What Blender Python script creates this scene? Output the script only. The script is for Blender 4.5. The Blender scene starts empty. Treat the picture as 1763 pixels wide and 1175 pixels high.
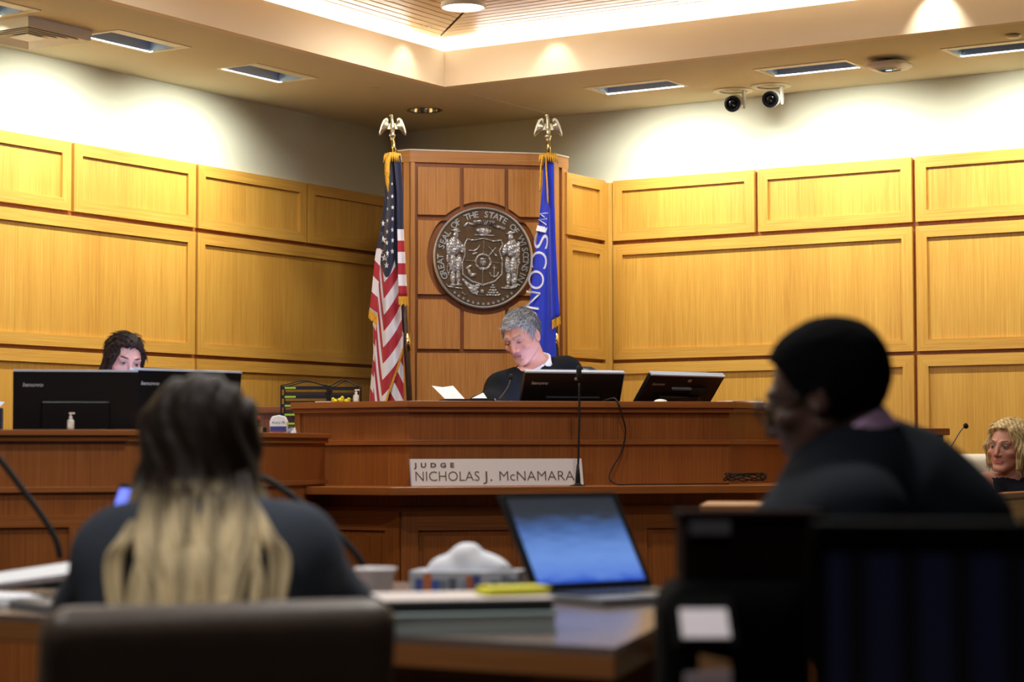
import bpy, bmesh, math, random
import numpy as np
from mathutils import Vector, Matrix
random.seed(7); rng = np.random.default_rng(7)
scene = bpy.context.scene
COL = scene.collection

# ------------------------------------------------------------------ camera
F_PX, PITCH, ROLL = 3622.67, math.radians(3.017), math.radians(-0.128)
EYE = Vector((0, 0, 1.06))
cam_d = bpy.data.cameras.new('camera'); cam = bpy.data.objects.new('camera', cam_d); COL.objects.link(cam)
cam_d.sensor_width = 36.0; cam_d.lens = F_PX / 1763 * 36.0
cam.matrix_world = Matrix.Translation(EYE) @ Matrix.Rotation(math.pi/2 + PITCH, 4, 'X') @ Matrix.Rotation(ROLL, 4, 'Z')
cam_d.clip_start = 0.1; cam_d.clip_end = 60
cam_d.dof.use_dof = True; cam_d.dof.focus_distance = 10.2; cam_d.dof.aperture_fstop = 3.0
scene.camera = cam

# ------------------------------------------------------------------ world, exposure
scene.view_settings.view_transform = 'Standard'; scene.view_settings.look = 'None'
scene.view_settings.gamma = 1.0; scene.view_settings.use_curve_mapping = False
scene.view_settings.exposure = 0.0
wd = bpy.data.worlds.new('room_ambient'); scene.world = wd; wd.use_nodes = True
wd.node_tree.nodes['Background'].inputs[0].default_value = (0.80, 0.78, 0.74, 1)
wd.node_tree.nodes['Background'].inputs[1].default_value = 0.03
WASH_W, COVE_W, DISC_W, SPOT_W = 13.5, 75.0, 0.85, 13.0     # lamp powers

# ------------------------------------------------------------------ room frame (a along right wall, b along left wall)
YAW = math.radians(32.219)
DR = Vector((math.cos(YAW), -math.sin(YAW), 0)); DL = Vector((-math.sin(YAW), -math.cos(YAW), 0))
KC = Vector((-0.701, 12.795, 0)); UP = Vector((0, 0, 1))
CEIL = 3.017
def AB(a, b, z=0.0): return KC + DR*a + DL*b + UP*z
CF = (DR - DL).normalized()          # direction along the bench front, to the right and away
CN = (DR + DL).normalized()          # out of the corner, towards the room
def ray(px, py):
    R = cam.matrix_world.to_3x3()
    return R @ Vector(((px - 881.5)/F_PX, -(py - 587.5)/F_PX, -1))
def at_y(px, py, y):
    d = ray(px, py); return EYE + d*(y/d.y)
def at_z(px, py, z):
    d = ray(px, py); return EYE + d*((z - EYE.z)/d.z)

# ------------------------------------------------------------------ colours and materials
def lin(r, g, b):
    f = lambda c: (c/255/12.92) if c <= 10.3 else ((c/255 + .055)/1.055)**2.4
    return (f(r), f(g), f(b), 1)
MATS = {}
def mat(name, col, rough=.5, metal=0.0, spec=.5, emit=None, estr=0.0, coat=0.0, noise=None, bump=None, trans=0.0, alpha=1.0, sheen=0.0):
    if name in MATS: return MATS[name]
    m = bpy.data.materials.new(name); m.use_nodes = True; MATS[name] = m
    nt = m.node_tree; b = nt.nodes['Principled BSDF']
    b.inputs['Base Color'].default_value = col; b.inputs['Roughness'].default_value = rough
    b.inputs['Metallic'].default_value = metal; b.inputs['Specular IOR Level'].default_value = spec
    b.inputs['Coat Weight'].default_value = coat
    b.inputs['Transmission Weight'].default_value = trans; b.inputs['Alpha'].default_value = alpha
    b.inputs['Sheen Weight'].default_value = sheen
    if emit:
        b.inputs['Emission Color'].default_value = emit; b.inputs['Emission Strength'].default_value = estr
    if noise or bump:
        tc = nt.nodes.new('ShaderNodeTexCoord'); n = nt.nodes.new('ShaderNodeTexNoise')
        sc, amt = noise if noise else (bump[0], 0)
        n.inputs['Scale'].default_value = sc; n.inputs['Detail'].default_value = 5
        nt.links.new(tc.outputs['Object'], n.inputs['Vector'])
        if noise:
            mx = nt.nodes.new('ShaderNodeMix'); mx.data_type = 'RGBA'; mx.blend_type = 'MULTIPLY'
            mr = nt.nodes.new('ShaderNodeMapRange'); mr.inputs[1].default_value = .3; mr.inputs[2].default_value = .7
            mr.inputs[3].default_value = 1 - amt; mr.inputs[4].default_value = 1 + amt*.4
            nt.links.new(n.outputs['Fac'], mr.inputs[0]); mx.inputs[0].default_value = 1
            mx.inputs[6].default_value = col; nt.links.new(mr.outputs[0], mx.inputs[7]); nt.links.new(mx.outputs[2], b.inputs['Base Color'])
        if bump:
            bp = nt.nodes.new('ShaderNodeBump'); bp.inputs['Strength'].default_value = bump[1]; bp.inputs['Distance'].default_value = .004
            n2 = nt.nodes.new('ShaderNodeTexNoise'); n2.inputs['Scale'].default_value = bump[0]; n2.inputs['Detail'].default_value = 4
            nt.links.new(tc.outputs['Object'], n2.inputs['Vector'])
            nt.links.new(n2.outputs['Fac'], bp.inputs['Height']); nt.links.new(bp.outputs[0], b.inputs['Normal'])
    return m
def wood(name, dark, mid, light, vertical=True, rough=.38, fine=1.0):
    if name in MATS: return MATS[name]
    m = bpy.data.materials.new(name); m.use_nodes = True; MATS[name] = m
    nt = m.node_tree; b = nt.nodes['Principled BSDF']; L = nt.links
    tc = nt.nodes.new('ShaderNodeTexCoord'); oi = nt.nodes.new('ShaderNodeObjectInfo')
    off = nt.nodes.new('ShaderNodeVectorMath'); off.operation = 'SCALE'; off.inputs[0].default_value = (3.7, 5.1, 2.3)
    L.new(oi.outputs['Random'], off.inputs['Scale'])
    ad = nt.nodes.new('ShaderNodeVectorMath'); ad.operation = 'ADD'; L.new(tc.outputs['Object'], ad.inputs[0]); L.new(off.outputs[0], ad.inputs[1])
    def layer(sx, sz, detail, dist):
        mp = nt.nodes.new('ShaderNodeMapping'); mp.inputs['Scale'].default_value = (sx, sx, sz) if vertical else (sz, sz, sx)
        L.new(ad.outputs[0], mp.inputs[0])
        n = nt.nodes.new('ShaderNodeTexNoise'); n.inputs['Scale'].default_value = 1; n.inputs['Detail'].default_value = detail; n.inputs['Distortion'].default_value = dist
        L.new(mp.outputs[0], n.inputs['Vector']); return n
    n1 = layer(7, .4, 3, .4); n2 = layer(165*fine, 1.2, 3, .1); n3 = layer(330*fine, 5, 2, 0)
    def mul(n, lo, hi):
        mr = nt.nodes.new('ShaderNodeMapRange'); mr.inputs[1].default_value = .3; mr.inputs[2].default_value = .7
        mr.inputs[3].default_value = lo; mr.inputs[4].default_value = hi; L.new(n.outputs['Fac'], mr.inputs[0]); return mr
    a1, a2, a3 = mul(n1, -.13, .13), mul(n2, -.14, .14), mul(n3, -.20, .20)
    s1 = nt.nodes.new('ShaderNodeMath'); s1.operation = 'ADD'; L.new(a1.outputs[0], s1.inputs[0]); L.new(a2.outputs[0], s1.inputs[1])
    s2 = nt.nodes.new('ShaderNodeMath'); s2.operation = 'ADD'; L.new(s1.outputs[0], s2.inputs[0]); L.new(a3.outputs[0], s2.inputs[1])
    s3 = nt.nodes.new('ShaderNodeMath'); s3.operation = 'ADD'; L.new(s2.outputs[0], s3.inputs[0]); s3.inputs[1].default_value = .5
    cr = nt.nodes.new('ShaderNodeValToRGB'); e = cr.color_ramp.elements
    e[0].position = 0; e[0].color = dark; e[1].position = 1; e[1].color = light
    k = cr.color_ramp.elements.new(.5); k.color = mid
    L.new(s3.outputs[0], cr.inputs[0]); L.new(cr.outputs[0], b.inputs['Base Color'])
    b.inputs['Roughness'].default_value = rough; b.inputs['Specular IOR Level'].default_value = .45
    bp = nt.nodes.new('ShaderNodeBump'); bp.inputs['Strength'].default_value = .12; bp.inputs['Distance'].default_value = .002
    L.new(n2.outputs['Fac'], bp.inputs['Height']); L.new(bp.outputs[0], b.inputs['Normal'])
    return m
def vcol_mat(name, rough=.5, spec=.4, sss=0.0, bump=None, sheen=0.0):
    m = bpy.data.materials.new(name); m.use_nodes = True; MATS[name] = m
    nt = m.node_tree; b = nt.nodes['Principled BSDF']
    a = nt.nodes.new('ShaderNodeAttribute'); a.attribute_name = 'paint'
    nt.links.new(a.outputs['Color'], b.inputs['Base Color'])
    b.inputs['Roughness'].default_value = rough; b.inputs['Specular IOR Level'].default_value = spec
    b.inputs['Sheen Weight'].default_value = sheen
    if sss:
        b.inputs['Subsurface Weight'].default_value = sss; b.inputs['Subsurface Radius'].default_value = (.010, .004, .002); b.inputs['Subsurface Scale'].default_value = 1.0
    if bump:
        tc = nt.nodes.new('ShaderNodeTexCoord'); n = nt.nodes.new('ShaderNodeTexNoise'); n.inputs['Scale'].default_value = bump[0]; n.inputs['Detail'].default_value = 4
        bp = nt.nodes.new('ShaderNodeBump'); bp.inputs['Strength'].default_value = bump[1]; bp.inputs['Distance'].default_value = .003
        nt.links.new(tc.outputs['Object'], n.inputs['Vector']); nt.links.new(n.outputs['Fac'], bp.inputs['Height']); nt.links.new(bp.outputs[0], b.inputs['Normal'])
    return m
OAK_V = wood('honey_oak_upright_grain', lin(164, 112, 43), lin(198, 146, 61), lin(214, 170, 82))
OAK_H = wood('honey_oak_level_grain', lin(166, 114, 45), lin(199, 147, 63), lin(214, 170, 82), vertical=False)
OAK_D = wood('oak_backing', lin(120, 66, 26), lin(150, 88, 38), lin(170, 106, 50))
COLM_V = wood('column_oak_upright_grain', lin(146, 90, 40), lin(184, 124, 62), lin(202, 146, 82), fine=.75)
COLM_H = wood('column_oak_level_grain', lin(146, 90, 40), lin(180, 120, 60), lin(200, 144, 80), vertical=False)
BEN_V = wood('bench_oak_upright_grain', lin(106, 60, 22), lin(145, 81, 33), lin(168, 101, 47))
BEN_H = wood('bench_oak_level_grain', lin(110, 62, 24), lin(149, 85, 36), lin(170, 103, 49), vertical=False)
TAB_W = wood('table_wood', lin(120, 70, 35), lin(158, 100, 54), lin(180, 122, 72), vertical=False)
PAINT_W = mat('wall_paint_cream', lin(212, 209, 187), .9, spec=.2, noise=(3, .03))
PAINT_C = mat('ceiling_paint_beige', lin(210, 199, 167), .9, spec=.2, noise=(2, .03))
PAINT_F = mat('fascia_paint_peach', lin(226, 204, 172), .9, spec=.2)
WHITE_P = mat('white_paint', lin(240, 238, 230), .8, spec=.2)
CARPET = mat('carpet_dark', lin(62, 52, 46), .95, spec=.1, noise=(120, .3))
BLACK_PL = mat('black_plastic', lin(14, 14, 16), .35, spec=.4)
BLACK_MT = mat('black_matt', lin(18, 18, 19), .65, spec=.3)
GREY_PL = mat('grey_plastic', lin(120, 122, 126), .4)
SILVER = mat('silver_edge', lin(196, 208, 230), .3)
CHROME = mat('chrome', lin(205, 205, 205), .18, metal=1)
BRASS = mat('polished_brass', lin(226, 205, 140), .2, metal=1)
SILV_BR = mat('silvered_brass', lin(225, 220, 195), .28, metal=1)
PAPER = mat('white_paper', lin(238, 238, 242), .85, spec=.2)
GOLD_FR = mat('gold_fringe', lin(222, 164, 40), .6, noise=(160, .35))
WHITE_PL = mat('white_plastic', lin(236, 234, 226), .4)

# ------------------------------------------------------------------ helpers: objects
def wmat(o):
    m = o.matrix_basis.copy()
    if o.parent: m = wmat(o.parent) @ o.matrix_parent_inverse @ m
    return m
def tag(o, label=None, cat=None, group=None, kind=None):
    if label: o['label'] = label
    if cat: o['category'] = cat
    if group: o['group'] = group
    if kind: o['kind'] = kind
    return o
def obj(name, verts, faces, m, parent=None, world=True, smooth=False, bevel=0.0, autosmooth=None):
    me = bpy.data.meshes.new(name)
    me.from_pydata([tuple(v) for v in verts], [], faces); me.update()
    return link(name, me, m, parent, world, smooth, bevel)
def link(name, me, m, parent=None, world=True, smooth=False, bevel=0.0):
    if m is not None and not me.materials: me.materials.append(m)
    if smooth: me.polygons.foreach_set('use_smooth', [True]*len(me.polygons))
    o = bpy.data.objects.new(name, me); COL.objects.link(o)
    if parent is not None:
        o.parent = parent
        if world: o.matrix_parent_inverse = wmat(parent).inverted()
    if bevel:
        b = o.modifiers.new('bevel', 'BEVEL'); b.width = bevel; b.segments = 2; b.limit_method = 'ANGLE'
    return o
def thing(name, label, cat, loc=(0, 0, 0), rotz=0.0, group=None, kind=None):
    o = bpy.data.objects.new(name, None); COL.objects.link(o); o.empty_display_size = .1
    o.location = loc; o.rotation_euler = (0, 0, rotz)
    return tag(o, label, cat, group, kind)
def copy_tree(o, parent=None):
    c = o.copy(); COL.objects.link(c); c.parent = parent
    if parent is not None: c.matrix_parent_inverse = o.matrix_parent_inverse.copy()
    for ch in list(o.children): copy_tree(ch, c)
    return c
class MB:
    """collects shapes of one piece"""
    def __init__(s): s.v = []; s.f = []
    def add(s, v, f):
        n = len(s.v); s.v += [tuple(p) for p in v]; s.f += [tuple(i + n for i in q) for q in f]; return s
    def box(s, c, size, ax=(Vector((1, 0, 0)), Vector((0, 1, 0)), Vector((0, 0, 1)))):
        c = Vector(c); v = []
        for k in (-.5, .5):
            for j in (-.5, .5):
                for i in (-.5, .5): v.append(c + ax[0]*(size[0]*i) + ax[1]*(size[1]*j) + ax[2]*(size[2]*k))
        return s.add(v, [(0, 2, 3, 1), (4, 5, 7, 6), (0, 1, 5, 4), (2, 6, 7, 3), (0, 4, 6, 2), (1, 3, 7, 5)])
    def prism(s, poly, z0, z1):
        n = len(poly); v = [(p[0], p[1], z0) for p in poly] + [(p[0], p[1], z1) for p in poly]
        f = [tuple(range(n))[::-1], tuple(range(n, 2*n))] + [(i, (i+1) % n, n+(i+1) % n, n+i) for i in range(n)]
        return s.add(v, f)
    def plate(s, poly3, d):
        """polygon of 3d points, extruded by vector d"""
        n = len(poly3); d = Vector(d); v = [Vector(p) for p in poly3]; v += [p + d for p in v]
        f = [tuple(range(n))[::-1], tuple(range(n, 2*n))] + [(i, (i+1) % n, n+(i+1) % n, n+i) for i in range(n)]
        return s.add(v, f)
    def tube(s, pts, r, seg=8, cap=True):
        pts = [Vector(p) for p in pts]; n = len(pts); rs = r if hasattr(r, '__len__') else [r]*n
        v = []; up = Vector((0, 0, 1))
        t0 = (pts[1]-pts[0]).normalized(); ref = up if abs(t0.z) < .9 else Vector((1, 0, 0))
        for i, p in enumerate(pts):
            t = (pts[min(i+1, n-1)] - pts[max(i-1, 0)]).normalized()
            a = (ref - t*ref.dot(t)).normalized(); b = t.cross(a); ref = a
            for k in range(seg):
                w = 2*math.pi*k/seg; v.append(p + (a*math.cos(w) + b*math.sin(w))*rs[i])
        f = []
        for i in range(n-1):
            for k in range(seg):
                f.append((i*seg+k, i*seg+(k+1) % seg, (i+1)*seg+(k+1) % seg, (i+1)*seg+k))
        if cap: f += [tuple(range(seg))[::-1], tuple(range((n-1)*seg, n*seg))]
        return s.add(v, f)
    def lathe(s, prof, c=(0, 0, 0), seg=24, axis=(0, 0, 1), cap=True):
        """prof: (radius, height) list, closed at both ends"""
        c = Vector(c); ax = Vector(axis).normalized(); a = ax.orthogonal().normalized(); b = ax.cross(a); v = []; f = []
        for r, h in prof:
            for k in range(seg):
                w = 2*math.pi*k/seg; v.append(c + ax*h + (a*math.cos(w) + b*math.sin(w))*max(r, 1e-5))
        for i in range(len(prof)-1):
            for k in range(seg): f.append((i*seg+k, i*seg+(k+1) % seg, (i+1)*seg+(k+1) % seg, (i+1)*seg+k))
        if cap: f += [tuple(range(seg))[::-1], tuple(range((len(prof)-1)*seg, len(prof)*seg))]
        return s.add(v, f)
    def build(s, name, m, parent=None, world=True, smooth=False, bevel=0.0): return obj(name, s.v, s.f, m, parent, world, smooth, bevel)
def ease(pts, n=8):
    """Catmull-Rom through points"""
    P = [Vector(p) for p in pts]; P = [P[0]*2-P[1]] + P + [P[-1]*2-P[-2]]; out = []
    for i in range(1, len(P)-2):
        for k in range(n):
            t = k/n; a, b, c, d = P[i-1:i+3]
            out.append(.5*((2*b) + (c-a)*t + (2*a-5*b+4*c-d)*t*t + (3*b-a-3*c+d)*t**3))
    return out + [P[-2]]
def offset_line(poly, d):
    """offset an open 2d polyline to its right-hand side (seen from above)"""
    P = [Vector((p[0], p[1])) for p in poly]; N = []
    for i in range(len(P)-1):
        t = (P[i+1]-P[i]).normalized(); N.append(Vector((t.y, -t.x)))
    out = []
    for i, p in enumerate(P):
        if i == 0: out.append(p + N[0]*d)
        elif i == len(P)-1: out.append(p + N[-1]*d)
        else:
            m = (N[i-1]+N[i]); out.append(p + m*(d/(1+N[i-1].dot(N[i]))))
    return out
def band(poly, d0, d1, z0, z1): return MB().prism(offset_line(poly, d0) + offset_line(poly, d1)[::-1], z0, z1)
TXT = {}
def text_geo(body, size=1.0, spacing=1.0, res=3, offset=0.0):
    """flat outline of a word: 2d points, faces and its width, from the built-in font"""
    key = (body, size, spacing, res, offset)
    if key in TXT: return TXT[key]
    cu = bpy.data.curves.new('lettering', 'FONT'); cu.body = body; cu.size = size; cu.space_character = spacing; cu.resolution_u = res; cu.offset = offset
    o = bpy.data.objects.new('lettering', cu); COL.objects.link(o)
    dg = bpy.context.evaluated_depsgraph_get(); me = o.evaluated_get(dg).to_mesh()
    v = [(p.co.x, p.co.y) for p in me.vertices]; f = [tuple(p.vertices) for p in me.polygons]
    o.evaluated_get(dg).to_mesh_clear(); bpy.data.objects.remove(o); bpy.data.curves.remove(cu)
    TXT[key] = (v, f); return TXT[key]
def text_on(name, body, size, origin, ax, ay, m, parent, proud=.0006, spacing=1.0, fit=None, shear=0.0, offset=0.0, world=True):
    v, f = text_geo(body, size, spacing, 3, offset); nrm = Vector(ax).cross(Vector(ay)).normalized()
    w = max(p[0] for p in v); k = fit/w if fit else 1.0
    return obj(name, [Vector(origin) + Vector(ax)*(p[0]*k + p[1]*shear) + Vector(ay)*p[1] + nrm*proud for p in v], f, m, parent, world)
# ================================================================== THE SETTING
AX = (DR, DL, UP)
# floor
tag(MB().prism([AB(-.2, -.2)[:2], AB(8.5, -.2)[:2], AB(8.5, 14)[:2], AB(-.2, 14)[:2]], -.12, 0).build('floor', CARPET), kind='structure')
# painted walls
wl = tag(MB().prism([AB(-.15, -.15)[:2], AB(-.03, -.15)[:2], AB(-.03, 12.5)[:2], AB(-.15, 12.5)[:2]], 0, 3.8).build('wall_left', PAINT_W), kind='structure')
wr = tag(MB().prism([AB(-.03, -.15)[:2], AB(-.03, -.03)[:2], AB(8.0, -.03)[:2], AB(8.0, -.15)[:2]], 0, 3.8).build('wall_right', PAINT_W), kind='structure')
GAP = .021
def panel(parent, pt, s0, s1, z0, z1, w=.06, n0=-.03, n1=0.0, nf=-.014):
    """a framed wall panel: mitred frame (part) and its sunk field (sub-part). pt(s, n, z) -> world"""
    o = [(s0, z0), (s1, z0), (s1, z1), (s0, z1)]; i = [(s0+w, z0+w), (s1-w, z0+w), (s1-w, z1-w), (s0+w, z1-w)]
    v = [pt(s, n1, z) for s, z in o] + [pt(s, n1, z) for s, z in i] + [pt(s, n0, z) for s, z in o] + [pt(s, nf-.004, z) for s, z in i]
    f = []; mi = []
    for k in range(4):
        j = (k+1) % 4
        f += [(k, j, 4+j, 4+k), (8+k, 8+j, j, k), (4+k, 4+j, 12+j, 12+k)]; mi += [k % 2]*3
    fr = obj('panel', v, f, OAK_H, parent); fr.data.materials.append(OAK_V)
    fr.data.polygons.foreach_set('material_index', mi)
    fl = obj('panel_field', [pt(s, nf, z) for s, z in i] + [pt(s, nf-.008, z) for s, z in i],
             [(0, 1, 2, 3), (7, 6, 5, 4)] + [(k, (k+1) % 4 + 0, (k+1) % 4 + 4, k+4) for k in range(4)], OAK_V, fr)
    for q in (fr, fl):
        bm = bmesh.new(); bm.from_mesh(q.data); bmesh.ops.recalc_face_normals(bm, faces=bm.faces); bm.to_mesh(q.data); bm.free()
    return fr
ROWS = ((.13, 1.562), (1.583, 2.240), (2.264, 2.608))
A_IC = 1.49
ptL = lambda s, n, z: AB(n, s, z)
ptR = lambda s, n, z: AB(A_IC + s, n, z)
ptT = lambda s, n, z: AB(A_IC + n, s, z)
h = GAP/2
for s0, s1 in ((-.02, .885), (.885, 1.85), (1.85, 2.79), (2.79, 3.74), (3.74, 4.69), (4.69, 5.63)):
    panel(wl, ptL, s0+h, s1-h, *ROWS[2])
for s0, s1 in ((-.02, 1.85), (1.85, 3.74), (3.74, 5.63)):
    panel(wl, ptL, s0+h, s1-h, *ROWS[1]); panel(wl, ptL, s0+h, s1-h, *ROWS[0])
for s0, s1 in ((.012, .925), (.925, 1.838), (1.838, 2.752), (2.752, 3.67)):
    panel(wr, ptR, s0+h, s1-h, *ROWS[2])
for s0, s1 in ((.012, 1.838), (1.838, 3.67)):
    panel(wr, ptR, s0+h, s1-h, *ROWS[1]); panel(wr, ptR, s0+h, s1-h, *ROWS[0])
def backing(parent, pt, s0, s1):
    v = [pt(s, n, z) for s, z in ((s0, 0), (s1, 0), (s1, 2.597), (s0, 2.597)) for n in (-.031, -.024)]
    obj('backing_board', v, [(0, 2, 4, 6), (1, 7, 5, 3), (0, 1, 3, 2), (2, 3, 5, 4), (4, 5, 7, 6), (6, 7, 1, 0)], OAK_D, parent)
backing(wl, ptL, -.02, 5.66); backing(wr, ptR, .0, 3.69)
tag(MB().prism([AB(-.03, 0)[:2], AB(.01, 0)[:2], AB(.01, 5.7)[:2], AB(-.03, 5.7)[:2]], 0, .12).build('baseboard_left', OAK_H), kind='structure')
tag(MB().prism([AB(A_IC, -.03)[:2], AB(A_IC, .01)[:2], AB(A_IC+3.7, .01)[:2], AB(A_IC+3.7, -.03)[:2]], 0, .12).build('baseboard_right', OAK_H), kind='structure')
# the short return wall beside the column, square to the right wall
wt = tag(MB().prism([AB(A_IC-.10, -.03)[:2], AB(A_IC-.03, -.03)[:2], AB(A_IC-.03, .50)[:2], AB(A_IC-.10, .50)[:2]], 0, 2.60).build('wall_return', OAK_D), kind='structure')
for r in ROWS: panel(wt, ptT, .045, .475, *r)
MB().prism([AB(A_IC-.03, -.03)[:2], AB(A_IC+.014, -.03)[:2], AB(A_IC+.014, -.006)[:2], AB(A_IC-.008, .0)[:2], AB(A_IC-.008, .04)[:2], AB(A_IC-.03, .04)[:2]], 0, 2.60).build('corner_post', OAK_V, wt)

# ------------------------------------------------------------------ ceiling: soffit with recesses, tray, slats
AT, BT = 1.15, 1.185                       # inner corner of the tray
WASH = [(.47, .74, b-.255, b+.255, 'L') for b in (2.005, 3.01, 4.015, 5.02)] + [(a-.255, a+.255, .48, .745, 'R') for a in (2.005, 3.015, 4.02, 5.03)]
DLX = (.61, .59)                           # round downlight near the corner
holes = [(x[0]+.02, x[1]-.02, x[2]+.02, x[3]-.02) for x in WASH] + [(DLX[0]-.07, DLX[0]+.07, DLX[1]-.07, DLX[1]+.07)]
MAXA, MAXB = 8.0, 12.5
ca = sorted({-.1, AT, MAXA} | {h_[0] for h_ in holes} | {h_[1] for h_ in holes}); cb = sorted({-.1, BT, MAXB} | {h_[2] for h_ in holes} | {h_[3] for h_ in holes})
cv = MB()
for i in range(len(ca)-1):
    for j in range(len(cb)-1):
        a_, b_ = (ca[i]+ca[i+1])/2, (cb[j]+cb[j+1])/2
        if a_ > AT and b_ > BT: continue
        if any(h_[0] < a_ < h_[1] and h_[2] < b_ < h_[3] for h_ in holes): continue
        cv.add([AB(ca[i], cb[j], CEIL), AB(ca[i+1], cb[j], CEIL), AB(ca[i+1], cb[j+1], CEIL), AB(ca[i], cb[j+1], CEIL)], [(0, 1, 2, 3)])
ce = cv.build('ceiling', PAINT_C); tag(ce, kind='structure')
bm = bmesh.new(); bm.from_mesh(ce.data); bmesh.ops.remove_doubles(bm, verts=bm.verts, dist=.0005); bm.to_mesh(ce.data); bm.free()
FT = 3.205
MB().prism([AB(AT-.05, BT-.05)[:2], AB(AT, BT)[:2], AB(AT, MAXB)[:2], AB(AT-.05, MAXB)[:2]], CEIL-.003, FT).build('fascia', PAINT_F, ce)
MB().prism([AB(AT-.05, BT-.05)[:2], AB(MAXA, BT-.05)[:2], AB(MAXA, BT)[:2], AB(AT, BT)[:2]], CEIL-.003, FT).build('fascia', PAINT_F, ce)
SA, SB, UC = AT-.40, BT-.40, 3.62          # back of the cove, upper ceiling
MB().prism([AB(SA-.05, SB-.05)[:2], AB(SA, SB)[:2], AB(SA, MAXB)[:2], AB(SA-.05, MAXB)[:2]], CEIL+.05, UC).build('cove_wall', WHITE_P, ce)
MB().prism([AB(SA-.05, SB-.05)[:2], AB(MAXA, SB-.05)[:2], AB(MAXA, SB)[:2], AB(SA, SB)[:2]], CEIL+.05, UC).build('cove_wall', WHITE_P, ce)
MB().prism([AB(SA-.05, SB-.05)[:2], AB(MAXA, SB-.05)[:2], AB(MAXA, MAXB)[:2], AB(SA-.05, MAXB)[:2]], UC, UC+.05).build('upper_ceiling', WHITE_P, ce)
MB().prism([AB(SA, SB)[:2], AB(AT-.05, BT-.05)[:2], AB(AT-.05, MAXB)[:2], AB(SA, MAXB)[:2]], CEIL+.03, CEIL+.05).build('cove_shelf', WHITE_P, ce)
MB().prism([AB(SA, SB)[:2], AB(MAXA, SB)[:2], AB(MAXA, BT-.05)[:2], AB(AT-.05, BT-.05)[:2]], CEIL+.03, CEIL+.05).build('cove_shelf', WHITE_P, ce)
# thin seam across the soffit from the tray corner
s0, s1 = AB(AT-.01, BT-.01, CEIL-.001), at_z(938, 194, CEIL-.001)
MB().tube([s0, s1], .0022, 6).build('ceiling_seam', PAINT_F, ce)
# wooden slats, mitred along the diagonal
SL_V = wood('slat_pale_oak', lin(214, 170, 108), lin(236, 200, 142), lin(246, 220, 172), vertical=False)
SZ, PA, PB = 3.262, 1.175, 1.27
for k in range(36):
    a0 = PA + k*.062; b0 = PB + k*.062; w = .049
    MB().prism([AB(a0, b0+.012)[:2], AB(a0+w, b0+w+.012)[:2], AB(a0+w, 6.2)[:2], AB(a0, 6.2)[:2]], SZ, SZ+.02).build('slat', SL_V, ce)
    MB().prism([AB(a0+.012, b0)[:2], AB(6.4, b0)[:2], AB(6.4, b0+w)[:2], AB(a0+w+.012, b0+w)[:2]], SZ, SZ+.02).build('slat', SL_V, ce)
DKB = mat('slat_gap_dark', lin(84, 54, 30), .8)
MB().prism([AB(PA+.05, PB+.05)[:2], AB(7.9, PB+.05)[:2], AB(7.9, 12.3)[:2], AB(PA+.05, 12.3)[:2]], SZ+.05, SZ+.06).build('backing_board', DKB, ce)  # dark board added above the slats so the gaps read dark
MB().prism([AB(PA, PB-.012)[:2], AB(PA+.012, PB)[:2], AB(PA+2.3, PB+2.3)[:2], AB(PA+2.288, PB+2.3)[:2]], SZ+.005, SZ+.045).build('hip_gap_cover', DKB, ce)  # added dark strip, hides the bright upper ceiling behind the mitre gap
BRK = mat('slat_clip', lin(120, 80, 45), .6)
for a_ in (2.72, 4.7):
    MB().prism([AB(a_, PB+.02)[:2], AB(a_+.02, PB+.02)[:2], AB(a_+.02, PB+1.1)[:2], AB(a_, PB+2.2)[:2]], SZ+.02, SZ+.045).build('slat_carrier', BRK, ce)
for b_ in (2.9, 4.9):
    MB().prism([AB(PA+.02, b_)[:2], AB(PA+1.1, b_)[:2], AB(PA+1.1, b_+.02)[:2], AB(PA+.02, b_+.02)[:2]], SZ+.02, SZ+.045).build('slat_carrier', BRK, ce)

# ------------------------------------------------------------------ lamps
def light(name, kind, loc, target, power, col=(1, 1, 1), size=None, size_y=None, spread=None, cone=None, blend=.5, parent=None):
    d = bpy.data.lights.new(name, kind); d.energy = power; d.color = col
    if kind == 'AREA':
        d.shape = 'RECTANGLE' if size_y else 'DISK'; d.size = size
        if size_y: d.size_y = size_y
        if spread: d.spread = math.radians(spread)
    if kind == 'SPOT': d.spot_size = math.radians(cone); d.spot_blend = blend; d.shadow_soft_size = size or .03
    o = bpy.data.objects.new(name, d); COL.objects.link(o)
    z = (Vector(loc) - Vector(target)).normalized()
    o['kind'] = 'structure'
    return o, z
def aim(o, loc, z, xdir):
    x = (xdir - z*xdir.dot(z)).normalized(); y = z.cross(x)
    m = Matrix((x, y, z)).transposed().to_4x4(); m.translation = loc; o.matrix_world = m
TRIM_P = mat('fixture_trim', lin(232, 228, 206), .5)
REFL = mat('fixture_reflector', lin(150, 172, 205), .4, metal=.2)
LAMP_BAFF = mat('fixture_baffle', lin(205, 190, 170), .5)
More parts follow.
